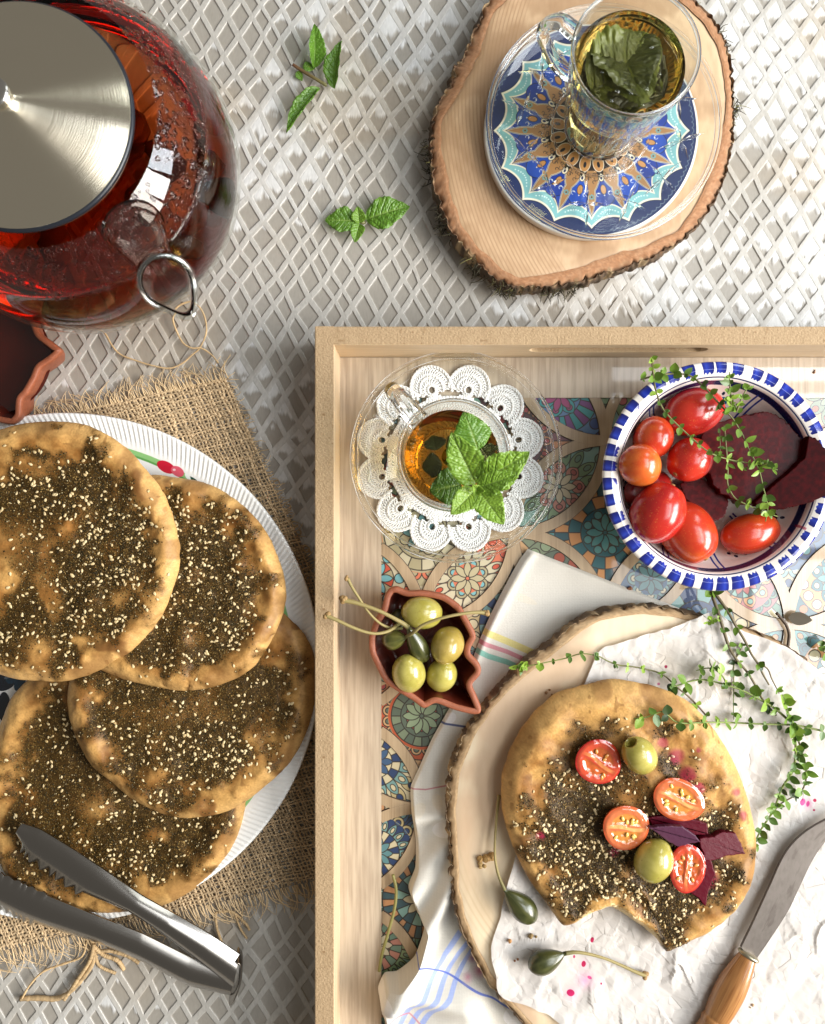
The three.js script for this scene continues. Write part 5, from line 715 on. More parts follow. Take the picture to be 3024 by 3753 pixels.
thyme('thin thyme sprig lying down the middle of the beetroot in the bowl', null, [{ p: B([[1022, 600, 0.004], [1030, 680], [1040, 800], [1048, 900], [1045, 1000], [1065, 1060], [1105, 1115], [1180, 1155], [1270, 1195, -0.004], [1400, 1240, -0.006]], 0.054), gap: 0.0075 }, { p: B([[990, 620], [995, 760], [985, 850]], 0.053), gap: 0.005, leaf: 0.003, w: 0.0003 }, { p: B([[1060, 840], [1130, 870], [1180, 915]], 0.053), gap: 0.005, leaf: 0.003, w: 0.0003 }], { seed: 4, tone: [0.5, 0.35, 0.15], leaf: 0.0046 });
// ---------------------------------------------------------------- the terracotta dish of olives and caper berries
const D2 = clayDish('leaf-shaped terracotta dish of green olives and caper berries on the tray', [[1455, 2148], [1496, 2163], [1553, 2162], [1628, 2177], [1686, 2217], [1714, 2263], [1741, 2312], [1746, 2340], [1729, 2373], [1727, 2397], [1753, 2424], [1766, 2453], [1760, 2478], [1733, 2511], [1749, 2552], [1766, 2597], [1760, 2618], [1732, 2621], [1668, 2606], [1599, 2581], [1568, 2595], [1547, 2597], [1507, 2568], [1461, 2540], [1409, 2505], [1380, 2453], [1354, 2396], [1351, 2338], [1369, 2280], [1398, 2229], [1409, 2182], [1428, 2154]], 0.037, TF, 0.0042, [1560, 2370]);
const T_olive = tex(256, 256, (u, v) => { const s = fbm(u * 6, v * 6, 4), sp = n2(u * 70, v * 70); return mix3(mix3([0.36, 0.31, 0.055], [0.52, 0.45, 0.12], clamp((s - 0.35) * 2)), [0.30, 0.19, 0.05], sst(0.87, 0.94, sp) * 0.5); });
const mOlive = mat([1, 1, 1], 0.24, { map: T_olive, clearcoat: 0.6, clearcoatRoughness: 0.12 }), mOliveTan = mat([0.95, 0.80, 0.85], 0.24, { map: T_olive, clearcoat: 0.6, clearcoatRoughness: 0.12 }), mPit = mat([0.10, 0.065, 0.012], 0.6);
function olive(label, px, py, h, la, lb, rot, pitch, m = mOlive, hole = true) {
  const p = at(px, py, h), a = mm(la, h), b = mm(lb, h), t = thing('green_olive', label, 'olive', p), seed = px % 17;
  const g = surf(48, 44, (u, v) => { const th = u * TAU, ph = (v - 0.5) * Math.PI, y = Math.cos(ph) * Math.cos(th), z = Math.cos(ph) * Math.sin(th), x = Math.sin(ph), pit = hole ? sst(0.34, 0.20, Math.hypot(y, z)) * (x > 0 ? 1 : 0) : 0, tip = x < -0.93 ? 0.03 : 0, q = 1 + 0.05 * (n3(x * 1.5 + seed, y * 1.5, z * 1.5) - 0.5); return [(x - tip) * a * q - pit * a * 0.75, y * b * q, z * b * q]; }, { wrapU: true });
  const s = part('flesh', g, m, t); s.rotation.order = 'YZX'; s.rotation.y = rot; s.rotation.z = pitch; s.rotation.x = seed * 0.7;
  if (hole) { const d = new THREE.CircleGeometry(b * 0.23, 20); d.rotateY(Math.PI / 2); d.translate(a * 0.30, 0, 0); part('pit_hole', d, mPit, s); } return t;
}
olive('green olive lying across the top of the terracotta dish, behind the caper stems', 1548, 2246, 0.036, 76, 60, -0.1, -0.15);
olive('blemished tan-green olive at the right of the terracotta dish', 1640, 2364, 0.038, 75, 60, 1.1, -0.7, mOliveTan);
olive('yellow-green olive at the lower left of the terracotta dish', 1498, 2468, 0.036, 77, 62, -1.4, -0.55);
olive('olive at the bottom of the terracotta dish, half under the tan one', 1619, 2474, 0.029, 64, 56, -1.9, -0.5);
const T_caper = tex(256, 256, (u, v) => { const s = fbm(u * 8, v * 4, 4), st = Math.pow(0.5 + 0.5 * Math.sin(u * TAU * 9), 3); return mix3(mix3([0.028, 0.034, 0.008], [0.085, 0.085, 0.022], clamp((s - 0.3) * 1.7)), [0.16, 0.16, 0.06], st * 0.2); });
const mCaper = mat([1, 1, 1], 0.28, { map: T_caper, clearcoat: 0.4, clearcoatRoughness: 0.2 }), mCaperPale = mat([1.7, 1.6, 1.3], 0.3, { map: T_caper, clearcoat: 0.4, clearcoatRoughness: 0.2 });
function caper(label, { tip, neck, wide, stem, stemW = 0.0011, m = mCaper, knob = true, bulge = 0.55 }, group) {       // berry from tip to neck, stem on from the neck; entries [px, py, h]
  const A = at(...tip), N = at(...neck), O = at(tip[0], tip[1], Math.min(tip[2], neck[2])), t = thing('caper_berry', label, 'caper berry', O, 0, group), d = N.clone().sub(A), L = d.length();
  const g = surf(30, 40, (u, v) => { const s = v, q = s < 0.9 ? Math.pow(Math.sin(Math.PI * Math.pow(s * 0.98 + 0.005, 0.62 + (bulge - 0.5))), 0.75) : 0, r = Math.max(stemW * 1.15 * sst(0.5, 1, s), wide / 2 * Math.pow(Math.max(0, Math.sin(Math.PI * Math.pow(s, 0.72))), 0.8)) * (s < 0.002 ? 0.02 : 1) * (1 + 0.02 * Math.sin(u * TAU * 7)), a = u * TAU; return [s * L, Math.cos(a) * r * 0.92, Math.sin(a) * r]; }, { wrapU: true });
  const b = part('berry', g, m, t); b.position.copy(A).sub(O); b.rotation.order = 'YZX'; b.rotation.y = -Math.atan2(d.z, d.x); b.rotation.z = Math.asin(d.y / L);
  const pts = [N, ...stem.map((p) => at(...p))].map((p) => p.clone().sub(O)); part('stalk', tube(pts, (s) => stemW * (1.15 - 0.35 * Math.sin(s * Math.PI)), { seg: 50, rad: 8, color: (s) => mix3([0.16, 0.14, 0.045], [0.30, 0.235, 0.085], sst(0, 0.35, s)) }), mTwig, t);
  if (knob) { const e = pts[pts.length - 1], r = rng(Math.round(tip[0])), l = []; for (let k = 0; k < 7; k++) { const q = new THREE.IcosahedronGeometry(stemW * (0.8 + r() * 0.7), 1); q.translate(e.x + (r() - 0.5) * stemW * 2, e.y + (r() - 0.5) * stemW * 1.6, e.z + (r() - 0.5) * stemW * 2); l.push(q); } part('stalk_end', mergeGeometries(l), mat([0.33, 0.20, 0.075], 0.7), t); }
  return t;
}
const Dp = (x, y, h) => [1150 + x / 1.736, 2050 + y / 1.736, h];
caper('dark green caper berry in the middle of the terracotta dish, stalk pointing upper left', { tip: Dp(712, 648, 0.034), neck: Dp(600, 432, 0.047), wide: 0.0118, stem: [Dp(555, 400, 0.050), Dp(420, 330, 0.053), Dp(280, 280, 0.054), Dp(185, 258, 0.054)], stemW: 0.0014 });
caper('pale caper berry at the left of the terracotta dish, stalk arching to the right', { tip: Dp(445, 520, 0.033), neck: Dp(590, 495, 0.043), wide: 0.0125, stem: [Dp(640, 460, 0.050), Dp(700, 415, 0.053), Dp(820, 372, 0.055), Dp(950, 345, 0.054), Dp(1050, 337, 0.052), Dp(1095, 345, 0.051)], stemW: 0.0011, m: mCaperPale });
caper('caper berry deep in the terracotta dish, its stalk reaching over the tray rim', { tip: Dp(620, 330, 0.026), neck: Dp(548, 405, 0.036), wide: 0.010, stem: [Dp(520, 428, 0.043), Dp(470, 458, 0.048), Dp(400, 472, 0.051), Dp(330, 462, 0.053), Dp(240, 430, 0.055), Dp(150, 388, 0.056), Dp(80, 358, 0.056)], stemW: 0.0011 });
caper('dark caper berry under the top olive, its thin stalk ending highest in the photo', { tip: Dp(535, 320, 0.025), neck: Dp(560, 440, 0.034), wide: 0.0105, stem: [Dp(500, 440, 0.042), Dp(440, 418, 0.046), Dp(390, 380, 0.049), Dp(340, 325, 0.052), Dp(290, 250, 0.054), Dp(245, 180, 0.055), Dp(215, 120, 0.055)], stemW: 0.0009 });
// ---------------------------------------------------------------- napkin, board, paper, the bitten flatbread
{
  const out = [[1935, 2012], [1905, 2052], [1880, 2095], [1840, 2170], [1800, 2250], [1765, 2330], [1735, 2410], [1705, 2490], [1668, 2560], [1639, 2612], [1585, 2707], [1537, 2814], [1506, 2885], [1508, 2974], [1524, 3081], [1522, 3180], [1497, 3250], [1526, 3338], [1556, 3394], [1521, 3499], [1457, 3552], [1409, 3563], [1386, 3617], [1402, 3713], [1428, 3780], [1460, 3860]];
  const inn = [[2575, 2262], [2560, 2300], [2520, 2360], [2440, 2420], [2340, 2480], [2240, 2540], [2150, 2600], [2080, 2650], [2010, 2710], [1960, 2760], [1900, 2840], [1860, 2900], [1830, 2960], [1820, 3020], [1820, 3090], [1830, 3160], [1840, 3230], [1850, 3300], [1870, 3370], [1900, 3440], [1930, 3520], [1950, 3580], [1980, 3650], [2000, 3720], [2010, 3790], [2020, 3860]];
  const CA = new THREE.CatmullRomCurve3(out.map(([x, y]) => at(x, y, TF + 0.002)), false, 'catmullrom', 0.3), CB = new THREE.CatmullRomCurve3(inn.map(([x, y]) => at(x, y, TF + 0.002)), false, 'catmullrom', 0.3), O = at(1640, 2900, TF);
  const t = thing('linen_napkin', 'white linen napkin with coloured stripes folded under the large wood slice', 'napkin', O);
  const line = (x, z, a, b) => { const A = at(a[0], a[1], TF), Bq = at(b[0], b[1], TF), dx = Bq.x - A.x, dz = Bq.z - A.z, l = Math.hypot(dx, dz); return ((x - A.x) * dz - (z - A.z) * dx) / l; };
  const ridge = (d, w) => Math.exp(-(d * d) / (w * w));
  const hgt = (x, z, u, v) => {                           // folds: creases running from the edge in under the board
    let y = 0.0026 + 0.0014 * (fbm(x * 45, z * 45, 2) - 0.5); const low = sst(0.36, 0.46, u);
    y += 0.0080 * low * ridge(line(x, z, [1510, 2985], [1800, 2930]), 0.006) + 0.0096 * low * ridge(line(x, z, [1500, 3262], [1700, 2990]), 0.008) - 0.0032 * low * ridge(line(x, z, [1560, 3180], [1720, 3040]), 0.006) + 0.0120 * low * ridge(line(x, z, [1556, 3394], [1680, 3150]), 0.007) + 0.0136 * sst(0.72, 0.8, u) * ridge(line(x, z, [1400, 3590], [1700, 3640]), 0.009) + 0.0096 * sst(0.6, 0.75, u) * ridge(line(x, z, [1480, 3540], [1700, 3420]), 0.010) + 0.0096 * sst(0.8, 0.9, u) * ridge(line(x, z, [1400, 3760], [1860, 3700]), 0.010);
    y = lerp(y, 0.0026, sst(0.50, 0.72, v)); y += low * 0.0016 * (n2(x * 70 + z * 30, z * 90) - 0.5); return y;
  };
  const f = (u, v) => { const a = CA.getPoint(u), b = CB.getPoint(u), p = a.lerp(b, v), e = sst(0, 0.035, v) * sst(0, 0.012, u); const y = hgt(p.x, p.z, u, v) * (0.12 + 0.88 * e) + 0.0022 * ridge((v - 0.03) / 0.03, 1) * sst(0.4, 0.1, u); return [p.x - O.x, y, p.z - O.z]; };
  const S = 0.34, x0 = -0.06, z0 = 0.012;
  const T = canvas(2000, 2000, (g, w) => {
    const s = w / S, XY = (px, py) => { const p = at(px, py, TF + 0.004); return [(p.x - x0) * s, (p.z - z0) * s]; }; g.fillStyle = '#cbc6bc'; g.fillRect(0, 0, w, w);
    const stripe = (pts, wd, col) => { g.strokeStyle = col; g.lineWidth = wd * s; g.lineJoin = 'round'; g.beginPath(); pts.forEach(([a, b], k) => { const [x, y] = XY(a, b); k ? g.lineTo(x, y) : g.moveTo(x, y); }); g.stroke(); };
    const r = rng(6); g.globalAlpha = 0.6; for (let k = 0; k < 26; k++) { const [x, y] = XY(1400 + r() * 600, 2000 + r() * 1750); g.fillStyle = r() < 0.5 ? '#d2c8b6' : '#e6e5e4'; g.beginPath(); g.ellipse(x, y, (0.003 + r() * 0.009) * s, (0.002 + r() * 0.006) * s, r() * 3, 0, TAU); g.fill(); } g.globalAlpha = 0.85;
    stripe([[1740, 2296], [1790, 2322], [1860, 2352], [2060, 2440]], 0.0042, '#cfc070'); stripe([[1720, 2332], [1790, 2366], [1860, 2390], [2050, 2475]], 0.0028, '#b8747c'); stripe([[1705, 2362], [1790, 2406], [1860, 2428], [2040, 2515]], 0.0034, '#69a896'); stripe([[1560, 2640], [1640, 2655], [1720, 2668], [1800, 2676]], 0.0013, '#3a4570'); stripe([[1490, 2894], [1560, 2896], [1640, 2880]], 0.0009, '#b07078');
    const off = (d) => [[1735 + d, 3400], [1680 + d, 3470], [1640 + d, 3555], [1600 + d, 3625], [1555 + d * 0.9, 3665], [1500 + d * 0.8, 3740], [1490 + d * 0.8, 3800]]; for (const d of [-50, 0, 46]) stripe(off(d), 0.0030, '#8fa2d8'); stripe([[1505, 3480], [1600, 3540], [1700, 3596], [1790, 3650], [1850, 3690], [1940, 3740]], 0.0011, '#4a5fb8'); stripe([[1380, 3700], [1430, 3714], [1500, 3698], [1560, 3745]], 0.0009, '#c08088');
    g.globalAlpha = 0.75; for (const [px, py, rr, col] of [[1735, 3510, 0.006, '#7a3a68'], [1760, 3560, 0.007, '#b0486a'], [1715, 3580, 0.005, '#c87a92'], [1775, 3500, 0.006, '#6a3a60']]) { const [x, y] = XY(px, py), gr = g.createRadialGradient(x, y, 0, x, y, rr * s); gr.addColorStop(0, col); gr.addColorStop(1, 'rgba(200,190,190,0)'); g.fillStyle = gr; g.beginPath(); g.arc(x, y, rr * s, 0, TAU); g.fill(); }
    g.globalAlpha = 0.05; for (let k = 0; k < w; k += 5) { g.fillStyle = k % 10 ? '#f6f4f0' : '#b9b3a6'; g.fillRect(k, 0, 2, w); g.fillRect(0, k, w, 2); }
  });
  const T_weave = tex(512, 512, (u, v) => { const a = Math.sin(u * TAU * 48), b = Math.sin(v * TAU * 48); return 0.5 + 0.25 * (a * b > 0 ? Math.abs(a) : Math.abs(b)) + 0.2 * (n2(u * 50, v * 50) - 0.5); }, false); T_weave.repeat.set(8, 8);
  part('cloth', surf(230, 90, f, { uvf: (u, v, p) => [(p[0] + O.x - x0) / S, (p[2] + O.z - z0) / S] }), mat([1, 1, 1], 0.9, { map: T, bumpMap: T_weave, bumpScale: 0.00035, sheen: 0.2, sheenColor: rgb([1, 1, 1]) }), t);
}
const SL2 = 0.0275;
woodSlice('large pale wood slice with peeling bark under the crumpled paper', [[1899, 2456], [2038, 2345], [2100, 2290], [2206, 2240], [2329, 2219], [2472, 2233], [2563, 2254], [2700, 2290], [2850, 2350], [2980, 2440], [3080, 2580], [3150, 2780], [3180, 3000], [3170, 3250], [3120, 3480], [3020, 3680], [2850, 3840], [2600, 3930], [2350, 3950], [2100, 3880], [1975, 3815], [1886, 3729], [1815, 3643], [1751, 3536], [1703, 3437], [1666, 3338], [1650, 3205], [1644, 3082], [1640, 2932], [1648, 2830], [1685, 2734], [1770, 2600]],
  SL2, TF + 0.0008, 0.0058, [[0.40, 0.255, 0.13], [0.52, 0.36, 0.20], [0.11, 0.07, 0.04]], endGrain(0.5, 0.5, 1, [0.76, 0.62, 0.43], [0.56, 0.41, 0.25], [0.52, 0.30, 0.17], 11, [0.55, 0.47, 0.335, 0.40, -9, 9]), 0, [], 19);
const PAPH = SL2 + 0.0012;
{
  const px = [[2135, 2512], [2206, 2374], [2249, 2361], [2330, 2335], [2409, 2313], [2500, 2284], [2611, 2244], [2680, 2285], [2728, 2313], [2845, 2355], [2951, 2419], [3010, 2470], [3090, 2570], [3150, 2800], [3170, 3100], [3150, 3450], [3060, 3720], [2850, 3880], [2500, 3920], [2250, 3860], [2120, 3785], [2050, 3745], [2005, 3712], [1925, 3676], [1864, 3662], [1828, 3632], [1815, 3563], [1799, 3483], [1831, 3365], [1848, 3263], [1878, 3158], [1940, 3000], [2020, 2780]];
  const out = outlinePx(px, PAPH), p0 = at(2480, 3050, PAPH), c = [p0.x, p0.z], R = radial(out, c[0], c[1]), t = thing('parchment_paper', 'crumpled white parchment paper between the wood slice and the bitten flatbread', 'paper', V3(c[0], SL2, c[1]));
  const facet = (x, y, o) => {                            // flat facets that meet in straight creases: the signed way to the nearest border between cells
    const xi = Math.floor(x), yi = Math.floor(y); let a = 9, b = 9, A, Bq;
    for (let i = -2; i <= 2; i++) for (let j = -2; j <= 2; j++) { const hh = PERM[((xi + i + o) & 255) + PERM[(yi + j) & 255]], qx = xi + i + VALS[hh], qy = yi + j + VALS[(hh + 57) & 255], d = (qx - x) ** 2 + (qy - y) ** 2; if (d < a) { b = a; Bq = A; a = d; A = [qx, qy, hh]; } else if (d < b) { b = d; Bq = [qx, qy, hh]; } }
    const dx = Bq[0] - A[0], dy = Bq[1] - A[1], l = Math.hypot(dx, dy); return (((A[0] + Bq[0]) / 2 - x) * dx / l + ((A[1] + Bq[1]) / 2 - y) * dy / l) * (VALS[(A[2] + 20) & 255] * 1.6 - 0.55);
  };
  const crease = (x, z) => { let h = 0; for (const [f, a, o] of [[28, 0.0042, 11], [56, 0.0026, 3], [110, 0.0010, 40]]) { const wx = x + 0.004 * (n2(x * 40 + o, z * 40) - 0.5), wz = z + 0.004 * (n2(x * 40, z * 40 + o) - 0.5); h += a * facet(wx * f + wz * f * 0.25, wz * f * 0.75, o) * (0.5 + n2(x * 25 + o, z * 25)); } return h + 0.0012 * fbm(x * 26, z * 26, 2); };
  const g = surf(680, 250, (u, v) => { const a = u * TAU, wav = 1 + 0.006 * (n2(a * 30, 4) - 0.5), r = R(a) * v * wav, x = Math.cos(a) * r, z = Math.sin(a) * r, off = sst(0.135, 0.17, Math.hypot(x, z * 1.0)) * 0.004; return [x, 0.0012 + Math.max(0, crease(x + c[0], z + c[1])) * lerp(0.75, 1, sst(0.2, 0.7, v)) + 0.002 * sst(0.93, 1, v) * n2(a * 12, 9) - off, z]; }, { wrapU: true, uvf: (u, v, p) => [(p[0] + c[0] - 0.03) / 0.26, (p[2] + c[1] - 0.04) / 0.30] });
  const T_fold = tex(1100, 1200, (u, v) => { const x = u * 0.26, z = v * 0.30; return 0.5 + 0.55 * facet(x * 95 + z * 30, z * 95 - x * 20, 17) + 0.30 * facet(x * 190 - z * 60, z * 190 + x * 40, 71) * n2(x * 40, z * 40) * 1.6; }, false);
  const T = canvas(1300, 1500, (q, w, h) => {
    q.fillStyle = '#ddd7d1'; q.fillRect(0, 0, w, h); const sx = w / 0.26, XY = (px, py) => { const p = at(px, py, PAPH); return [(p.x - 0.03) * sx, (p.z - 0.04) * (h / 0.30)]; };
    const soft = (px, py, r, col, al) => { const [x, y] = XY(px, py), gr = q.createRadialGradient(x, y, 0, x, y, r * sx); gr.addColorStop(0, col); gr.addColorStop(1, 'rgba(214,207,200,0)'); q.globalAlpha = al; q.fillStyle = gr; q.beginPath(); q.arc(x, y, r * sx, 0, TAU); q.fill(); q.globalAlpha = 1; };
    const dot = (px, py, a, b, rot, col) => { const [x, y] = XY(px, py); q.fillStyle = col; q.beginPath(); q.ellipse(x, y, a * sx, b * sx, rot, 0, TAU); q.fill(); };
    soft(2144, 3590, 0.010, '#e59ac0', 0.8); soft(2095, 3640, 0.008, '#e8a8c8', 0.7); soft(2140, 3530, 0.006, '#ecb8d0', 0.6); soft(2960, 2945, 0.006, '#e08ab8', 0.8); soft(2650, 2500, 0.03, '#dccdb8', 0.5); soft(2450, 2420, 0.03, '#d8c6ae', 0.45); soft(2900, 2700, 0.03, '#dcccb8', 0.4);
    dot(2170, 3443, 0.0010, 0.0017, 0.2, '#b3124a'); dot(2139, 3532, 0.0013, 0.0018, 0.2, '#bb1450'); dot(2090, 3634, 0.0024, 0.0020, 0.3, '#c3125c'); dot(2104, 3505, 0.0006, 0.001, 0, '#c02a60'); dot(2202, 3600, 0.0006, 0.0006, 0, '#b82a60'); dot(2160, 3580, 0.0014, 0.0009, 0.5, '#d8508c'); dot(2440, 2443, 0.0009, 0.0009, 0, '#a01c46'); dot(2413, 2506, 0.0009, 0.0008, 0, '#c06a8c'); dot(2985, 2932, 0.0010, 0.0010, 0, '#b01448'); dot(2940, 2938, 0.0016, 0.0022, 0.3, '#d8569a'); dot(2960, 2945, 0.0010, 0.0018, 0.2, '#c84088'); dot(2982, 2968, 0.0007, 0.0006, 0, '#b01448'); dot(2850, 2990, 0.0008, 0.0007, 0, '#8a5a30');
  });
  part('sheet', g, mat([1, 1, 1], 0.62, { map: T, transmission: 0.22, thickness: 0, specularIntensity: 0.6, bumpMap: T_fold, bumpScale: 0.0022 }), t);
}
const BR5 = SL2 + 0.0160;
const loaf5 = flatbread({ label: 'bitten flatbread topped with tomato halves and olives, on the crumpled paper', h: BR5, slope: [0, 0], seed: 33, seeds: 560, lean: [-1.35, 0.15], crumbs: 7800, thick: 0.0115, bite: [1.26, 2.16], group: undefined, rimTone: 1.08,
  px: [[2244, 2495], [2140, 2517], [2035, 2552], [1965, 2610], [1915, 2672], [1880, 2735], [1858, 2793], [1843, 2840], [1839, 2894], [1840, 2950], [1851, 3008], [1875, 3090], [1908, 3167], [1950, 3245], [1991, 3300], [2030, 3355], [2067, 3398], [2092, 3392], [2120, 3372], [2143, 3360], [2194, 3340], [2232, 3328], [2262, 3338], [2295, 3357], [2330, 3385], [2365, 3408], [2409, 3446], [2425, 3470], [2441, 3493], [2490, 3478], [2542, 3452], [2650, 3389], [2713, 3332], [2745, 3280], [2764, 3230], [2775, 3160], [2777, 3097], [2770, 3030], [2758, 2970], [2735, 2890], [2701, 2806], [2665, 2740], [2625, 2679], [2580, 2625], [2529, 2577], [2460, 2537], [2384, 2514], [2310, 2498]],
  pink: [[2480, 2770, 0.006], [2515, 2830, 0.006], [2430, 2720, 0.004], [2555, 2750, 0.003], [1985, 3060, 0.004], [2590, 3220, 0.008], [2560, 3060, 0.008], [2700, 2900, 0.004], [2720, 2980, 0.004], [2250, 3120, 0.005], [2440, 2990, 0.006], [2560, 2880, 0.004]], bare: [[2290, 2930, 0.10, 0.0012], [2560, 2700, 0.12, 0.0012]] });
const topB = (px, py) => { const p = at(px, py, BR5); return loaf5.topY(p.x, p.z); };
// tomato halves, cut side up
function tomatoHalf(label, px, py, la, lb, rot, hue, seed, tilt = [0, 0]) {
  const h = topB(px, py) + 0.0065, p = at(px, py, h), a = mm(la, h), b = mm(lb, h), t = thing('tomato_half', label, 'tomato', p); t.rotation.set(tilt[0], rot, tilt[1]); const r = rng(seed);
  part('skin', surf(60, 20, (u, v) => { const q = u * TAU, ph = v * Math.PI / 2, k = 1 + 0.02 * Math.sin(q * 3 + seed); return [Math.cos(q) * a * Math.cos(ph) * k, -Math.sin(ph) * 0.0085 - 0.0002, Math.sin(q) * b * Math.cos(ph) * k]; }, { wrapU: true }), hue ? TOM.orange : TOM.red, t);
  const T = tex(400, 400, (u, v) => {
    const x = (u - 0.5) * 2, z = (v - 0.5) * 2, d = Math.hypot(x, z), n = fbm(u * 9 + seed, v * 9, 3); const wall = hue ? [0.60, 0.155, 0.055] : [0.52, 0.065, 0.028], gel = hue ? [0.62, 0.23, 0.045] : [0.48, 0.10, 0.022], core = hue ? [0.72, 0.38, 0.13] : [0.62, 0.22, 0.07], skin = hue ? [0.60, 0.10, 0.03] : [0.45, 0.02, 0.014];
    const lobe = sst(0.70, 0.60, d + (n - 0.5) * 0.12) * sst(0.13, 0.20, Math.abs(z) + (n - 0.5) * 0.08 + Math.max(0, x) * 0.05); let k = mix3(wall, gel, lobe); k = mix3(k, core, sst(0.11, 0.05, Math.abs(z - 0.05 * Math.sin(x * 4)) + (n - 0.5) * 0.05) * sst(0.92, 0.5, Math.abs(x))); k = mix3(k, skin, sst(0.90, 0.97, d)); return k.map((q) => q * (0.85 + 0.3 * n));
  });
  const face = surf(64, 22, (u, v) => { const q = u * TAU, rr = v, x = Math.cos(q) * rr, z = Math.sin(q) * rr, k = 1 + 0.02 * Math.sin(q * 3 + seed), lobe = sst(0.72, 0.55, rr) * sst(0.12, 0.24, Math.abs(z)); return [x * a * k, 0.0008 * sst(1, 0.86, rr) - lobe * 0.0006 + 0.0005 * (n2(x * 7 + seed, z * 7) - 0.5), z * b * k]; }, { wrapU: true, uvf: (u, v) => [0.5 + Math.cos(u * TAU) * v / 2, 0.5 + Math.sin(u * TAU) * v / 2] });
  part('cut_face', face, mat([1, 1, 1], 0.13, { map: T, clearcoat: 1, clearcoatRoughness: 0.05, bumpMap: T, bumpScale: 0.0006 }), t);
  const gs = new THREE.SphereGeometry(1, 10, 8); gs.scale(0.00155, 0.0006, 0.0010); const n = hue ? 9 : 5; for (let k = 0; k < n; k++) { const s = k % 2 ? 1 : -1, o = part('seed', gs, hue ? mat([0.80, 0.52, 0.12], 0.25, { clearcoat: 0.6 }) : mat([0.62, 0.26, 0.05], 0.25, { clearcoat: 0.6 }), t), x = (r() - 0.5) * 1.0, z = s * (0.24 + r() * 0.26); o.position.set(x * a, 0.0008, z * b); o.rotation.y = Math.atan2(-z, x) + (r() - 0.5) * 0.5; }
  return t;
}
tomatoHalf('red tomato half at the upper left of the topping, beside the pitted olive', 2194, 2793, 86, 82, -0.6, 0, 1, [0.04, -0.05]); tomatoHalf('orange tomato half with yellow seeds, rightmost on the bitten flatbread', 2488, 2932, 97, 76, -0.42, 1, 2, [0.05, 0.02]); tomatoHalf('pale orange tomato half with wet seeds in the centre of the flatbread', 2295, 3034, 86, 83, -0.1, 1, 3, [0.06, -0.06]); tomatoHalf('red tomato half lowest of the topping, beside the beetroot', 2520, 3183, 88, 66, 1.45, 0, 4, [0.02, -0.08]);
olive('pitted green olive with an open hole, at the top of the flatbread topping', 2344, 2768, topB(2344, 2768) + 0.008, 76, 62, 2.2, 0.35); olive('whole green olive near the centre of the flatbread, under the pale tomato half', 2396, 3154, topB(2396, 3154) + 0.008, 80, 68, -2.1, 0.0, mOlive, false);
const mBeetP = mat([0.075, 0.018, 0.046], 0.42, { bumpMap: T_beet, bumpScale: 0.0015 }), mBeetR = mat([0.085, 0.002, 0.010], 0.38, { specularIntensity: 0.35, bumpMap: T_beet, bumpScale: 0.0018 });
slab('purple sheen beetroot sliver propped between two tomato halves', [[2384, 3036], [2420, 3028], [2497, 3026], [2540, 3055], [2569, 3086], [2530, 3098], [2490, 3112], [2455, 3090]], topB(2470, 3065) + 0.0115, 0.004, [0.05, -0.25], mBeetP);
slab('ragged crimson beetroot piece at the right edge of the flatbread', [[2565, 3072], [2620, 3068], [2650, 3052], [2700, 3060], [2716, 3090], [2736, 3134], [2670, 3138], [2620, 3150], [2580, 3150]], topB(2640, 3100) + 0.006, 0.005, [-0.12, 0.1], mBeetR);
slab('dark beetroot piece under the lowest tomato half', [[2590, 3120], [2625, 3200], [2600, 3260], [2588, 3322], [2555, 3290], [2525, 3270], [2540, 3200]], topB(2580, 3220) + 0.0035, 0.005, [0, 0], mBeetR); slab('wet dark beetroot piece behind the orange tomato half', [[2378, 3000], [2440, 2990], [2520, 2998], [2590, 3020], [2600, 3060], [2500, 3066], [2400, 3040]], topB(2480, 3020) + 0.004, 0.004, [0, 0], mBeetR);
// thyme on the paper
const Q = (list, h) => list.map(([x, y, d = 0]) => [2100 + x / 1.879, 2100 + y / 1.879, h + d]);
const PH = PAPH + 0.0045, old = [[0.13, 0.10, 0.05], [0.15, 0.12, 0.055]], fresh = [[0.17, 0.20, 0.05], [0.20, 0.27, 0.06]];
thyme('woody thyme stems running from under the bowl down over the paper', null, [{ p: Q([[948, 125, -0.004], [1010, 300, 0], [1045, 420], [1080, 520], [1130, 600], [1190, 670], [1240, 745], [1300, 860], [1340, 910], [1400, 980]], PH), w: 0.0011, stem: old, gap: 0.011, tuft: 0.4 }, { p: Q([[968, 125, -0.004], [1070, 270], [1125, 370], [1180, 460], [1230, 560], [1270, 620], [1310, 700], [1350, 770]], PH), w: 0.0010, stem: old, gap: 0.013 }, { p: Q([[1275, 620], [1340, 660], [1370, 730], [1420, 830]], PH), w: 0.0006, stem: old, gap: 0.02 }, { p: Q([[1005, 310], [950, 320, 0.002], [920, 350, 0.002]], PH), w: 0.0004, gap: 0.0028, leaf: 0.0034, tone: [0.3, 0.1, 0.6], tuft: 0.5 }, { p: Q([[1165, 480], [1150, 540], [1110, 620], [1108, 760], [1105, 900], [1108, 1010]], PH - 0.002), w: 0.0005, gap: 0.0062, tone: [0.35, 0.4, 0.1, 0.15], leaf: 0.0044 }], { seed: 21, tone: [0.4, 0.35, 0.05, 0.2], leaf: 0.0050 });
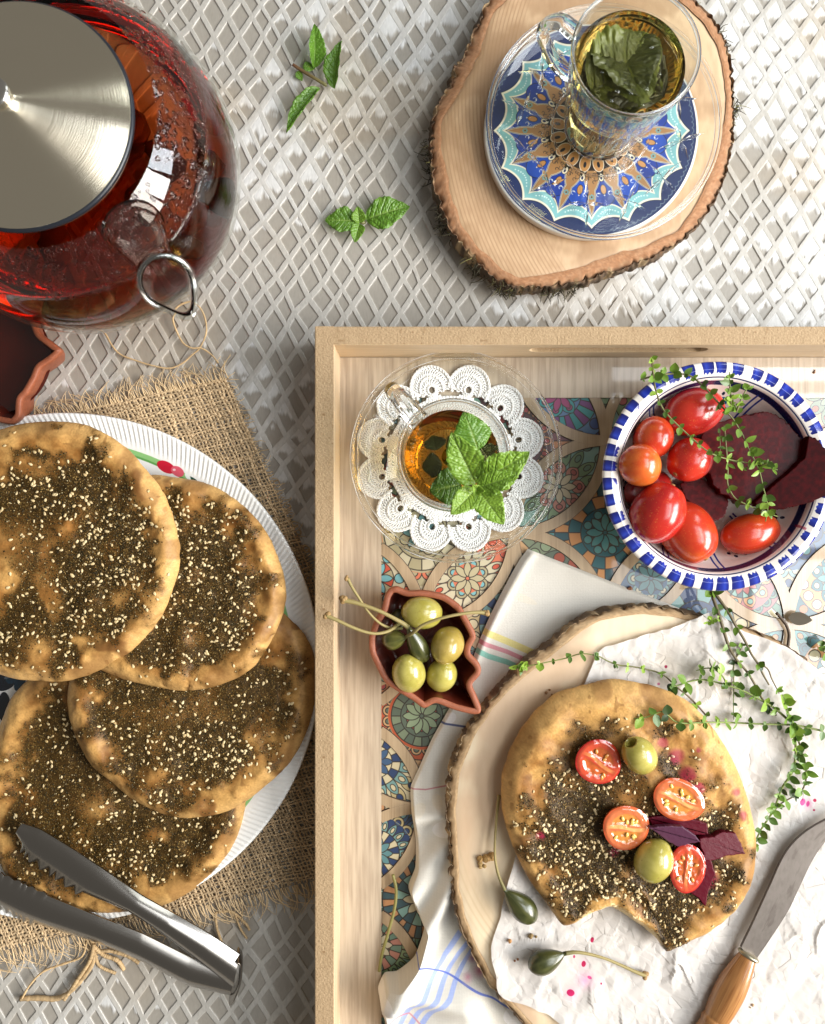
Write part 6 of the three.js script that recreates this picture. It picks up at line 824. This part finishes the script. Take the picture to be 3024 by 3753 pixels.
thyme('bright green thyme sprig pointing left across the paper above the flatbread', null, [{ p: Q([[1480, 1010], [1400, 940], [1330, 895], [1210, 830], [1130, 795], [1050, 770], [960, 745], [880, 735], [800, 748], [735, 770], [665, 790, 0.002]], PH + 0.001), w: 0.0008, stem: fresh, gap: 0.0085, tuft: 0.3 }, { p: Q([[1060, 770], [1030, 710, 0.002], [975, 665, 0.003], [920, 655, 0.003], [850, 672, 0.003]], PH + 0.002), w: 0.0006, stem: fresh, gap: 0.0075, tuft: 0.3 }, { p: Q([[970, 668], [945, 625, 0.003], [942, 590, 0.004]], PH + 0.003), w: 0.0004, stem: fresh, gap: 0.01, tuft: 0 }], { seed: 22, tone: [0.55, 0.15, 0.3], leaf: 0.0064 });
thyme('long thyme sprig laid level across the top right of the bitten flatbread', null, [{ p: Q([[1720, 1088], [1640, 1070], [1560, 1052], [1500, 1045], [1400, 1043], [1300, 1040], [1200, 1035], [1100, 1031], [980, 1028, 0.008], [860, 1032, 0.0125], [760, 1034, 0.0145], [700, 1020, 0.015], [660, 985, 0.0155], [620, 955, 0.0155], [570, 968, 0.0145], [500, 995, 0.0135], [420, 1003, 0.0125]], PH), w: 0.0007, stem: fresh, gap: 0.0086, tuft: 0.2 }], { seed: 23, tone: [0.45, 0.4, 0.1, 0.05], leaf: 0.0060 });
thyme('dense thyme sprig trailing down the right side of the flatbread', null, [{ p: Q([[1440, 840], [1470, 930], [1500, 1020], [1520, 1110], [1535, 1200], [1530, 1290], [1520, 1350], [1480, 1420], [1440, 1480], [1410, 1560], [1385, 1630], [1340, 1700], [1300, 1760], [1270, 1820], [1245, 1880]], PH + 0.001), w: 0.0009, stem: fresh, gap: 0.0046, tuft: 0.75 }, { p: Q([[1500, 1060], [1550, 1150], [1585, 1260], [1605, 1350], [1605, 1420], [1575, 1500], [1500, 1550], [1430, 1590], [1380, 1650]], PH), w: 0.0007, stem: old, gap: 0.0058, tuft: 0.6, tone: [0.3, 0.4, 0.05, 0.25] }], { seed: 24, tone: [0.45, 0.35, 0.1, 0.1], leaf: 0.0056 });
thyme('thin thyme twig reaching left over the bark edge of the large wood slice', null, [{ p: [[2590, 2625, PH], [2560, 2590, PH], [2520, 2550, PH], [2480, 2518, PH], [2440, 2480, PH], [2405, 2462, PH], [2330, 2445, PH], [2270, 2438, PH], [2230, 2424, PH], [2190, 2404, PH], [2130, 2396, PH], [2075, 2412, PH], [2020, 2424, PH], [1960, 2436, PH], [1905, 2448, PH]], w: 0.0006, stem: [[0.12, 0.07, 0.05], [0.22, 0.27, 0.06]], gap: 0.0095, tuft: 0.15 }, { p: [[1930, 2444, PH], [1912, 2432, PH + 0.002], [1896, 2450, PH + 0.001]], gap: 0.0022, leaf: 0.0052, tuft: 0.5, tone: [0.4, 0, 0.6], w: 0.0004 }], { seed: 25, tone: [0.4, 0.35, 0.15, 0.1], leaf: 0.0052 });
thyme('thyme tip entering at the right edge of the photo, on the tray inlay', null, [{ p: [[3080, 2420, TF + 0.004], [3040, 2400, TF + 0.004], [3030, 2370, TF + 0.005], [3018, 2350, TF + 0.005]], gap: 0.004, tuft: 0.7 }], { seed: 26, tone: [0.5, 0.3, 0.2], leaf: 0.006 });
// caper berries on the board
caper('caper berry lying on the left edge of the paper, long stalk up the board', { tip: [1962, 3376, PAPH + 0.006], neck: [1850, 3262, PAPH + 0.008], wide: 0.0150, stem: [[1828, 3210, PAPH + 0.007], [1815, 3150, PAPH + 0.006], [1814, 3090, PAPH + 0.005], [1818, 3028, PAPH + 0.004], [1824, 2960, PAPH + 0.003], [1830, 2915, PAPH + 0.003]], stemW: 0.0009, knob: false });
caper('caper berry lying alone on the paper below the flatbread, stalk to the right', { tip: [1936, 3548, PAPH + 0.007], neck: [2072, 3494, PAPH + 0.0085], wide: 0.0140, stem: [[2110, 3490, PAPH + 0.008], [2160, 3497, PAPH + 0.007], [2220, 3514, PAPH + 0.006], [2275, 3537, PAPH + 0.005], [2330, 3562, PAPH + 0.0045], [2366, 3576, PAPH + 0.004]], stemW: 0.0011 });
{ // the knife
  const O = at(2740, 3505, PAPH + 0.006), t = thing('table_knife', 'old steel knife with a turned wooden handle at the lower right', 'knife', O);
  const L = [[2714, 3470], [2760, 3375], [2815, 3255], [2880, 3120], [2940, 3055], [3030, 3000], [3120, 2965]], Rr = [[2768, 3520], [2830, 3430], [2890, 3335], [2925, 3262], [2985, 3140], [3045, 3060], [3130, 2975]], hb = PAPH + 0.0065, CL = new THREE.CatmullRomCurve3(L.map(([x, y]) => at(x, y, hb))), CR = new THREE.CatmullRomCurve3(Rr.map(([x, y]) => at(x, y, hb)));
  const bl = (s) => (u, v) => { const p = CL.getPoint(u).lerp(CR.getPoint(u), v); return [p.x - O.x, p.y - O.y + s * 0.0009 * (1 - v) + 0.0002 * s, p.z - O.z]; };
  const T_bl = tex(400, 400, (u, v) => { const s = fbm(u * 40, v * 8, 4), st = sst(0.6, 0.75, fbm(u * 9, v * 6, 4)); return mix3([0.15, 0.13, 0.115], [0.085, 0.068, 0.058], clamp((s - 0.35) * 0.8 + st * 0.5)); });
  part('blade', mergeGeometries([surf(60, 10, bl(1)), surf(60, 10, bl(-1)), surf(60, 1, (u, w) => bl(1 - 2 * w)(u, 0)), surf(60, 1, (u, w) => bl(1 - 2 * w)(u, 1))]), mat([1, 1, 1], 0.45, { map: T_bl, metalness: 0.45 }), t);
  const A = at(2741, 3496, hb), E = at(2530, 3905, hb - 0.001), d = E.clone().sub(A), len = d.length();
  const hp = [[0.0002, 0], [0.0042, 0.0002], [0.0052, 0.0022], [0.0064, 0.0075], [0.0078, 0.0150], [0.0086, 0.0230], [0.0084, 0.0320], [0.0076, 0.0400], [0.0070, 0.0425], [0.0077, 0.0440], [0.0078, 0.0460], [0.0074, 0.0475], [0.0080, 0.054], [0.0088, 0.066], [0.0080, 0.078], [0.0002, 0.0805]];
  const T_h = tex(512, 512, (u, v) => { const s = fbm(u * 46, v * 6, 4), p = Math.pow(n2(u * 130, v * 12), 4); return mix3([0.46, 0.215, 0.07], [0.27, 0.105, 0.028], clamp((s - 0.35) * 1.5 + p * 0.9)); });
  const hg = lathe(hp, { seg: 56, smooth: 90 }); hg.scale(1, 1, 0.82); const h = part('handle', hg, mat([1, 1, 1], 0.3, { map: T_h, clearcoat: 0.6, clearcoatRoughness: 0.15 }), t); h.position.copy(A).sub(O); h.position.y += 0.001; h.quaternion.setFromUnitVectors(V3(0, 1, 0), d.clone().normalize());
  const gr = lathe([[0.0002, -0.0012], [0.0050, -0.0012], [0.0062, -0.0004], [0.0064, 0.0006], [0.0056, 0.0014], [0.0002, 0.0014]], { seg: 40 }); gr.scale(1, 1, 0.7); const b = part('bolster', gr, mat([0.42, 0.38, 0.27], 0.3, { metalness: 0.9 }), t); b.position.copy(A).sub(O); b.position.y += 0.001; b.quaternion.copy(h.quaternion);
}
// ---------------------------------------------------------------- small things that lie about
{
  const O = at(2884, 2296, TF), t = thing('dry_twig', 'dark dry twig with one withered leaf on the tray inlay', 'twig', O);
  part('stem', tube([[2846, 2246, TF + 0.003], [2870, 2275, TF + 0.003], [2884, 2296, TF + 0.003], [2892, 2325, TF + 0.002], [2890, 2350, TF + 0.002], [2886, 2380, TF + 0.002]].map((p) => at(...p).sub(O)), 0.0010, { seg: 30, color: () => [0.06, 0.035, 0.018] }), mTwig, t);
  const w = part('withered_leaf', G_thyme[1], mat([0.055, 0.04, 0.02], 0.7), t); w.position.copy(at(2888, 2262, TF + 0.003)).sub(O); w.scale.set(0.0150, 0.010, 0.012); w.rotation.y = -0.12;
  const c = thing('green_stalk', 'thin green stalk on the tray inlay between rim and napkin', 'stalk', at(1430, 3400, TF)); part('stem', tube([[1440, 3205, TF + 0.003], [1452, 3260, TF + 0.004], [1446, 3330, TF + 0.004], [1425, 3410, TF + 0.004], [1400, 3500, TF + 0.003], [1390, 3560, TF + 0.003]].map((p) => at(...p).sub(c.position)), 0.0010, { seg: 40, color: () => [0.20, 0.18, 0.05] }), mTwig, c);
  const crumb = (label, px, py, h, s, col, n, seed) => { const p = at(px, py, h), q = thing('bread_crumb', label, 'crumb', p), r = rng(seed), l = []; for (let k = 0; k < n; k++) { const g = new THREE.IcosahedronGeometry(s * (0.4 + r() * 0.5), 1), a = g.attributes.position; for (let i = 0; i < a.count; i++) { const e = 0.75 + 0.5 * n3(a.getX(i) * 900 + k * 3, a.getY(i) * 900, a.getZ(i) * 900); a.setXYZ(i, a.getX(i) * e, a.getY(i) * e, a.getZ(i) * e); } g.translate((r() - 0.5) * s * 2.6, s * 0.3, (r() - 0.5) * s * 2.2); g.computeVertexNormals(); l.push(g); } part('crumb_body', mergeGeometries(l), mat(col, 0.7), q); };
  crumb('golden crumb cluster on the pale wood beside the long caper stalk', 1782, 3145, SL2 + 0.0006, 0.0028, [0.38, 0.22, 0.07], 5, 1); crumb('second golden crumb just below the cluster on the pale wood', 1765, 3170, SL2 + 0.0006, 0.0018, [0.42, 0.27, 0.10], 3, 2); crumb('sesame and herb crumb on the paper above the lone caper berry', 1957, 3432, PAPH + 0.0016, 0.0018, [0.22, 0.14, 0.05], 3, 3); crumb('orange crumb on the paper left of the sesame crumb', 1872, 3453, PAPH + 0.0016, 0.0013, [0.42, 0.20, 0.06], 2, 4); crumb('tiny dark crumb on the paper beside its left fold', 1893, 3519, PAPH + 0.0014, 0.0010, [0.20, 0.08, 0.03], 2, 5); crumb('brown crumb on the wood slice above the flatbread', 2013, 2536, SL2 + 0.0006, 0.0014, [0.26, 0.13, 0.05], 3, 6); crumb('pale crumb on the paper right of the knife handle', 2758, 3684, PAPH + 0.0014, 0.0012, [0.40, 0.28, 0.16], 2, 7); crumb('brown fragment on the tray between bowl and napkin', 2309, 2158, TF + 0.0004, 0.0014, [0.22, 0.08, 0.03], 4, 8); crumb('brown speck on the tray right of the bowl rim', 2980, 1362, TF + 0.0004, 0.0010, [0.20, 0.09, 0.04], 2, 9);
}
// what comes in numbers carries the name of its kind as a group
const GROUPS = { cherry_tomato: 'tomatoes heaped in the painted bowl', tomato_half: 'tomato halves on the bitten flatbread', green_olive: 'green olives', caper_berry: 'caper berries with their stalks', thyme_sprig: 'thyme sprigs', beetroot_slice: 'beetroot pieces', bread_crumb: 'stray crumbs', wood_slice: 'wood slices used as boards', clay_dish: 'leaf-shaped terracotta dishes', glass_saucer: 'clear glass saucers', tea_glass: 'glasses of tea', mint_sprig: 'mint sprigs', flatbread: 'zaatar flatbreads' };
for (const o of scene.children) { const g = GROUPS[o.name.replace(/_[0-9]{3}$/, '')]; if (g) o.userData.group = g; }
renderer.render(scene, camera);
